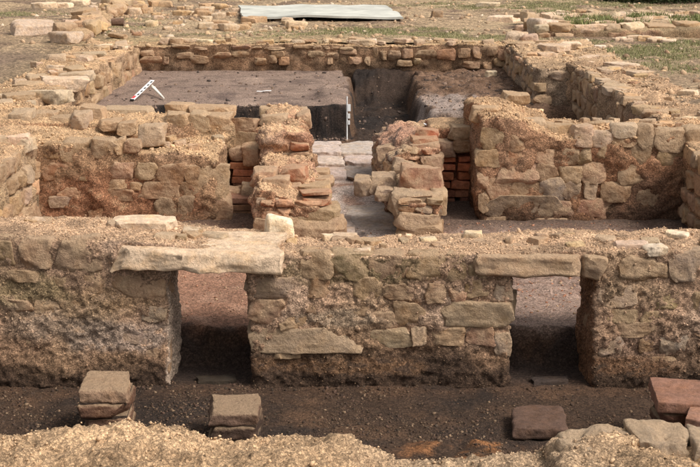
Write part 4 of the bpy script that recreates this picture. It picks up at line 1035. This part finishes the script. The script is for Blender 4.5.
# foundation wall on the right with weeds on it
fo = empty('foundation_wall', (3.9, 18.4, 0), 'low foundation wall with flat pale capstones and weeds growing between', 'wall')
a, b = atZ(536, 35, 0), atZ(760, 37, 0)
core('foundation_wall', [prism_xy([(a[0], a[1] + .05), (b[0] + 1, b[1]), (b[0] + 1, b[1] + 1.5), (a[0], a[1] + 1.5)], -0.15, 0.10)], 0.04, lambda P, N: sandy(P, N, (0.36, .29, .18), (0.30, .20, .13), s=121, olive=.5), fo, big=.05, mid=.03, seed=121)
x = a[0]
while x < b[0] + .9:
    wd = random.uniform(.2, .5); lib_stone(fo, (x + wd / 2, a[1] + .12, 0.085), (wd, .34, random.uniform(.10, .17)), random.uniform(-.08, .08), random.choice([PALE, BUFF, TAN, PALE]), mat='clean'); 
    if random.random() < .6: lib_stone(fo, (x + wd / 2, a[1] + .02, -0.01), (wd * .9, .24, .09), random.uniform(-.1, .1), random.choice([BROWN, PINK, BUFF]), mat='clean')
    x += wd + .01
for k in range(95):
    x = random.uniform(a[0], b[0] + .9); y = random.uniform(a[1] + .3, a[1] + 2.4)
    lib_stone(fo, (x, y, 0.12), (random.uniform(.14, .38), random.uniform(.12, .3), random.uniform(.06, .14)), random.uniform(-1, 1), random.choice([PALE, WHITE, TAN, PALE, WHITE]), tilt=.15, mat='clean')
for k in range(22):
    q = atZ(random.uniform(615, 668), random.uniform(36, 42), 0)
    rock((q[0], q[1], fld_z(q[0], q[1])), (random.uniform(.1, .22), random.uniform(.08, .16), .05), random.choice([PALE, TAN, WHITE]), 'thin pale flake at the foot of the weedy foundation wall', 'flakes below the foundation wall', n=7)
for k in range(12):
    q = atZ(random.uniform(536, 600), random.uniform(12, 30), 0.05)
    rock((q[0], q[1], fld_z(q[0], q[1])), (random.uniform(.15, .35), random.uniform(.15, .3), random.uniform(.08, .18)), random.choice([PALE, TAN, BUFF]), 'tumbled pale stone piled at the end of the foundation wall', 'stones at the foundation wall end', n=9)
# countless small rubble on the field
n = 4200
px = np.concatenate([r.uniform(-6, 7, 2600), r.uniform(-4, 0.5, 900), r.uniform(2.9, 7, 700)]); py = np.concatenate([r.uniform(17.4, 29, 2600), r.uniform(19, 25, 900), r.uniform(9, 18, 700)])
grit('field_rubble', np.stack([px, py, field_z(px, py)], 1), 0.008 + 0.045 * r.rand(n) ** 4.5, gcols(n, r, np.array([PALE, TAN, BUFF, (0.35, .27, .18), (0.28, .2, .13)])), 8, fat=True)
tag(C.objects['field_rubble'], 'countless small stones strewn over the bare field', 'rubble', kind='stuff')

# ================================================================ SMALL FINDS AND TOOLS
def bm_box(bm, cx, cy, cz, sx, sy, sz):
    m = Matrix.Translation((cx, cy, cz)) @ Matrix.Diagonal((sx, sy, sz, 1))
    return bmesh.ops.create_cube(bm, size=1.0, matrix=m)['verts']
def box_part(name, parent, mat, c, s, bev=0.003):
    bm = bmesh.new(); bm_box(bm, *c, *s)
    if bev: bmesh.ops.bevel(bm, geom=bm.edges[:], offset=bev, segments=2, affect='EDGES')
    me = bpy.data.meshes.new(name); bm.to_mesh(me); bm.free()
    o = bpy.data.objects.new(name, me); C.objects.link(o); me.materials.append(M[mat]); o.parent = parent
    return o
# photo scale lying tilted on the burnt floor
p0, p1 = Vector(atZ(132, 100, -0.335)), Vector(atY(152.5, 80.5, 14.95))
sb = empty('photo_scale', p0, 'white scale bar with black checks and a red end, propped on the burnt floor', 'scale bar')
d = p1 - p0; Lb = d.length
sb.rotation_euler = d.to_track_quat('X', 'Z').to_euler()
box_part('board', sb, 'white', (Lb / 2, 0, 0), (Lb, 0.045, 0.012), .002)
for k in range(5):
    box_part('black_mark', sb, 'black', (Lb * (0.25 + k * 0.16), -0.0125, 0.0068), (Lb * 0.075, 0.02, 0.002), 0)
box_part('red_mark', sb, 'red', (Lb * 0.12, 0.005, 0.0068), (Lb * 0.13, 0.03, 0.002), 0)
box_part('end_cap', sb, 'black', (Lb * 0.012 - .006, 0, 0.0), (Lb * 0.03, 0.046, 0.016), .002)
p0, p1 = Vector(atY(153, 87, 14.9)), Vector(atZ(164, 98.5, -0.34)); 
la = empty('lath', p0, 'pale tapering lath leaning down from the scale bar', 'lath')
d = p1 - p0; la.rotation_euler = d.to_track_quat('X', 'Z').to_euler()
bm = bmesh.new(); vs = bm_box(bm, d.length / 2, 0, 0, d.length, 0.045, 0.018)
for v in vs:
    if v.co.x > d.length * .9: v.co.y *= 0.35
bmesh.ops.bevel(bm, geom=bm.edges[:], offset=.004, segments=2, affect='EDGES')
me = bpy.data.meshes.new('blade'); bm.to_mesh(me); bm.free(); me.materials.append(M['wood'])
o = bpy.data.objects.new('blade', me); C.objects.link(o); o.parent = la
box_part('handle', la, 'wood', (-0.02, 0, 0), (0.06, 0.03, 0.025), .006)
# white marking rod at the black section
rx, ry, _ = atY(347, 118, 13.90)
rod = empty('marking_rod', (rx, ry, -0.72), 'thin white rod with paper flags standing at the corner of the black section', 'rod')
bm = bmesh.new(); bmesh.ops.create_cone(bm, cap_ends=True, segments=8, radius1=0.008, radius2=0.007, depth=0.48, matrix=Matrix.Translation((0, 0, 0.24)))
me = bpy.data.meshes.new('rod'); bm.to_mesh(me); bm.free(); me.materials.append(M['rope'])
o = bpy.data.objects.new('rod', me); C.objects.link(o); o.parent = rod
for (z, s) in ((0.36, .05), (0.27, .035), (0.20, .03)): box_part('paper_flag', rod, 'white', (0.022, -0.009, z), (s * .7, 0.003, s * 1.5), 0)
for (px, py, Z, sx, sy, lab) in ((264, 92, -0.352, .17, .04, 'narrow white paper strip on the burnt floor'), (333, 98.5, -0.345, .06, .04, 'tiny white tag at the edge of the black section'), (432, 125, 0.012, .12, .09, 'white paper tag on the pink crusted cheek')):
    q = atZ(px, py, Z)
    bm = bmesh.new(); vs = bm_box(bm, 0, 0, 0, sx, sy, 0.004); bmesh.ops.subdivide_edges(bm, edges=bm.edges[:], cuts=2, use_grid_fill=True)
    for v in bm.verts: v.co.z += 0.006 * math.sin(v.co.x * 30) * (1 if sx > .1 else .5)
    me = bpy.data.meshes.new('paper_tag'); bm.to_mesh(me); bm.free()
    o = link('paper_tag', me, M['white'], None, (q[0], q[1], Z + .012), (0, 0, random.uniform(-.2, .2))); tag(o, lab, 'tag')
# flat sheet on the field
A = [atZ(242, 18, .05), atZ(403, 18, .05), atZ(386, 6, .05), atZ(239, 6.5, .05)]
nu, nv = 40, 40
V = []; 
for j in range(nv + 1):
    for i in range(nu + 1):
        u, v = i / nu, j / nv
        p = np.array(A[0]) * (1-u) * (1-v) + np.array(A[1]) * u * (1-v) + np.array(A[2]) * u * v + np.array(A[3]) * (1-u) * v
        V.append(p)
V = np.array(V); V[:, 0] += .05 * fbm(V, 1.1, 403, 3); V[:, 1] += .10 * fbm(V, .9, 405, 3); V[:, 2] = 0.07 + 0.02 * fbm(V, 1.3, 401, 2) + 0.012 * (1 - np.abs(fbm(V * np.array((1, 2.2, 1)), 1.6, 407, 2)) * 2)
Vb = V.copy(); Vb[:, 2] -= 0.035
k = (nu + 1) * (nv + 1); F = []
for j in range(nv):
    for i in range(nu):
        q = [j*(nu+1)+i, j*(nu+1)+i+1, (j+1)*(nu+1)+i+1, (j+1)*(nu+1)+i]; F.append(q); F.append([x + k for x in q[::-1]])
rim = [i for i in range(nu+1)] + [j*(nu+1)+nu for j in range(1, nv+1)] + [nv*(nu+1)+i for i in range(nu-1, -1, -1)] + [j*(nu+1) for j in range(nv-1, 0, -1)]
for i in range(len(rim)): a_, b_ = rim[i], rim[(i+1) % len(rim)]; F.append([b_, a_, a_ + k, b_ + k])
cen = Vector((-0.6, 22.7, 0.0)); Vall = np.concatenate([V, Vb]) - np.array(cen)
tag(link('ground_sheet', np_mesh('ground_sheet', Vall, F, smooth=False), M['sheet'], None, cen), 'large flat grey-green sheet laid on the field behind the dig', 'sheet')
# cut log
q = atZ(118, 24, 0)
lg = empty('log', (q[0], q[1], fld_z(q[0], q[1])), 'short brown log lying in the dry grass', 'log')
bm = bmesh.new(); bmesh.ops.create_cone(bm, cap_ends=True, segments=16, radius1=0.058, radius2=0.062, depth=0.19, matrix=Matrix.Translation((0, 0, 0.055)) @ Matrix.Rotation(R(90), 4, 'Y'))
for v in bm.verts: v.co.y *= random.uniform(.92, 1.08)
me = bpy.data.meshes.new('bark'); bm.to_mesh(me); bm.free(); me.materials.append(M['log'])
o = bpy.data.objects.new('bark', me); C.objects.link(o); o.parent = lg
bm = bmesh.new(); bmesh.ops.create_cone(bm, cap_ends=True, segments=16, radius1=0.05, radius2=0.05, depth=0.006, matrix=Matrix.Translation((-0.097, 0, 0.055)) @ Matrix.Rotation(R(90), 4, 'Y'))
me = bpy.data.meshes.new('cut_end'); bm.to_mesh(me); bm.free(); me.materials.append(M['black'])
o = bpy.data.objects.new('cut_end', me); C.objects.link(o); o.parent = lg

# ================================================================ GRASS AND WEEDS
def blades(name, X, Y, Z, hmin, hmax, wd, pal, seed):
    r = np.random.RandomState(seed); n = len(X)
    th = r.uniform(0, 6.283, n); ln_ = r.uniform(hmin, hmax, n); lean = r.uniform(0.1, 0.9, n) * ln_; la_ = r.uniform(0, 6.283, n)
    ww = wd * r.uniform(.6, 1.4, n)
    B = np.stack([X, Y, Z], 1); s = np.stack([np.cos(th), np.sin(th), 0 * th], 1) * ww[:, None]
    T = B + np.stack([np.cos(la_) * lean, np.sin(la_) * lean, ln_], 1)
    V = np.stack([B - s, B + s, T], 1).reshape(-1, 3)
    F = np.arange(n * 3).reshape(-1, 3)
    col = np.repeat(pal[r.randint(len(pal), size=n)] * r.uniform(.7, 1.25, (n, 1)), 3, axis=0)
    return link(name, np_mesh(name, V, F, col), M['grass'])
GR = np.array([(0.20, .21, .085), (0.26, .245, .11), (0.32, .27, .15), (0.19, .19, .08), (0.38, .31, .19)])
n = 420000
X = r.uniform(-6.5, 8, n); Y = r.uniform(17.4, 29, n); sel = ~((X > HX0) & (X < HX1) & (Y < HY1 + .4))
extra = 120000; X = np.concatenate([X[sel], r.uniform(3.0, 8, extra)]); Y = np.concatenate([Y[sel], r.uniform(11, 18, extra)])
gm = grass_mask(np.stack([X, Y, 0 * X], 1)); keep = r.rand(len(X)) < gm
X, Y = X[keep], Y[keep]
insh = (X > -2.05) & (X < .86) & (Y > 21.2) & (Y < 24.4); X, Y = X[~insh], Y[~insh]
g = blades('grass', X, Y, field_z(X, Y) - .003, 0.012, 0.035, 0.005, GR, 9)
tag(g, 'short patchy green grass growing on the bare field', 'grass', kind='stuff')
a, b = atZ(536, 35, 0), atZ(760, 37, 0)
n = 9000; X = r.uniform(a[0] + .5, b[0] + .9, n); Y = r.uniform(a[1] + .25, a[1] + 1.9, n)
k = fbm(np.stack([X, Y, 0 * X], 1), 2.4, 77, 2) > -0.05; X, Y = X[k], Y[k]
g = blades('weeds', X, Y, np.full(len(X), .11), 0.04, 0.13, 0.012, np.array([(0.20, .215, .08), (0.26, .26, .11), (0.17, .18, .07)]), 10)
tag(g, 'bright green weeds growing among the foundation wall stones', 'weeds', kind='stuff')
# dark leaf clump standing for an unidentified dark strip at the far corner
q = atZ(668, 3, 0)
he = empty('leaf_clump', (q[0] + .9, q[1] + 1.2, -.05), 'dark clump of leaves standing for an unidentified dark strip at the far edge of the field', 'leaf_clump')
n = 16000; u = r.normal(size=(n, 3)); u /= np.linalg.norm(u, axis=1)[:, None]
Pb = u * (r.rand(n) ** .4)[:, None] * np.array((2.3, .9, .9)) * (1 + .25 * fbm(u, 3, 81, 2))[:, None]; Pb[:, 2] = np.abs(Pb[:, 2])
sz = r.uniform(.02, .045, n); e1 = r.normal(size=(n, 3)); e1 /= np.linalg.norm(e1, axis=1)[:, None]; e2 = np.cross(e1, r.normal(size=(n, 3))); e2 /= np.linalg.norm(e2, axis=1)[:, None]
Vh = np.stack([Pb - e1 * sz[:, None], Pb + e2 * sz[:, None] * .5, Pb + e1 * sz[:, None], Pb - e2 * sz[:, None] * .5], 1).reshape(-1, 3)
me = np_mesh('foliage', Vh, np.arange(n * 4).reshape(-1, 4), np.repeat(np.array([(0.035, .045, .015), (0.05, .06, .02), (0.025, .032, .012)])[r.randint(3, size=n)], 4, axis=0))
o = link('foliage', me, M['grass'], he, he.location)
for k in range(5):
    bm = bmesh.new(); bmesh.ops.create_cone(bm, cap_ends=True, segments=7, radius1=.03, radius2=.012, depth=.7, matrix=Matrix.Translation((-1.6 + k * .8, random.uniform(-.2, .2), .33)) @ Matrix.Rotation(random.uniform(-.3, .3), 4, 'Y'))
    me = bpy.data.meshes.new('stem'); bm.to_mesh(me); bm.free(); me.materials.append(M['log']); o = bpy.data.objects.new('stem', me); C.objects.link(o); o.parent = he
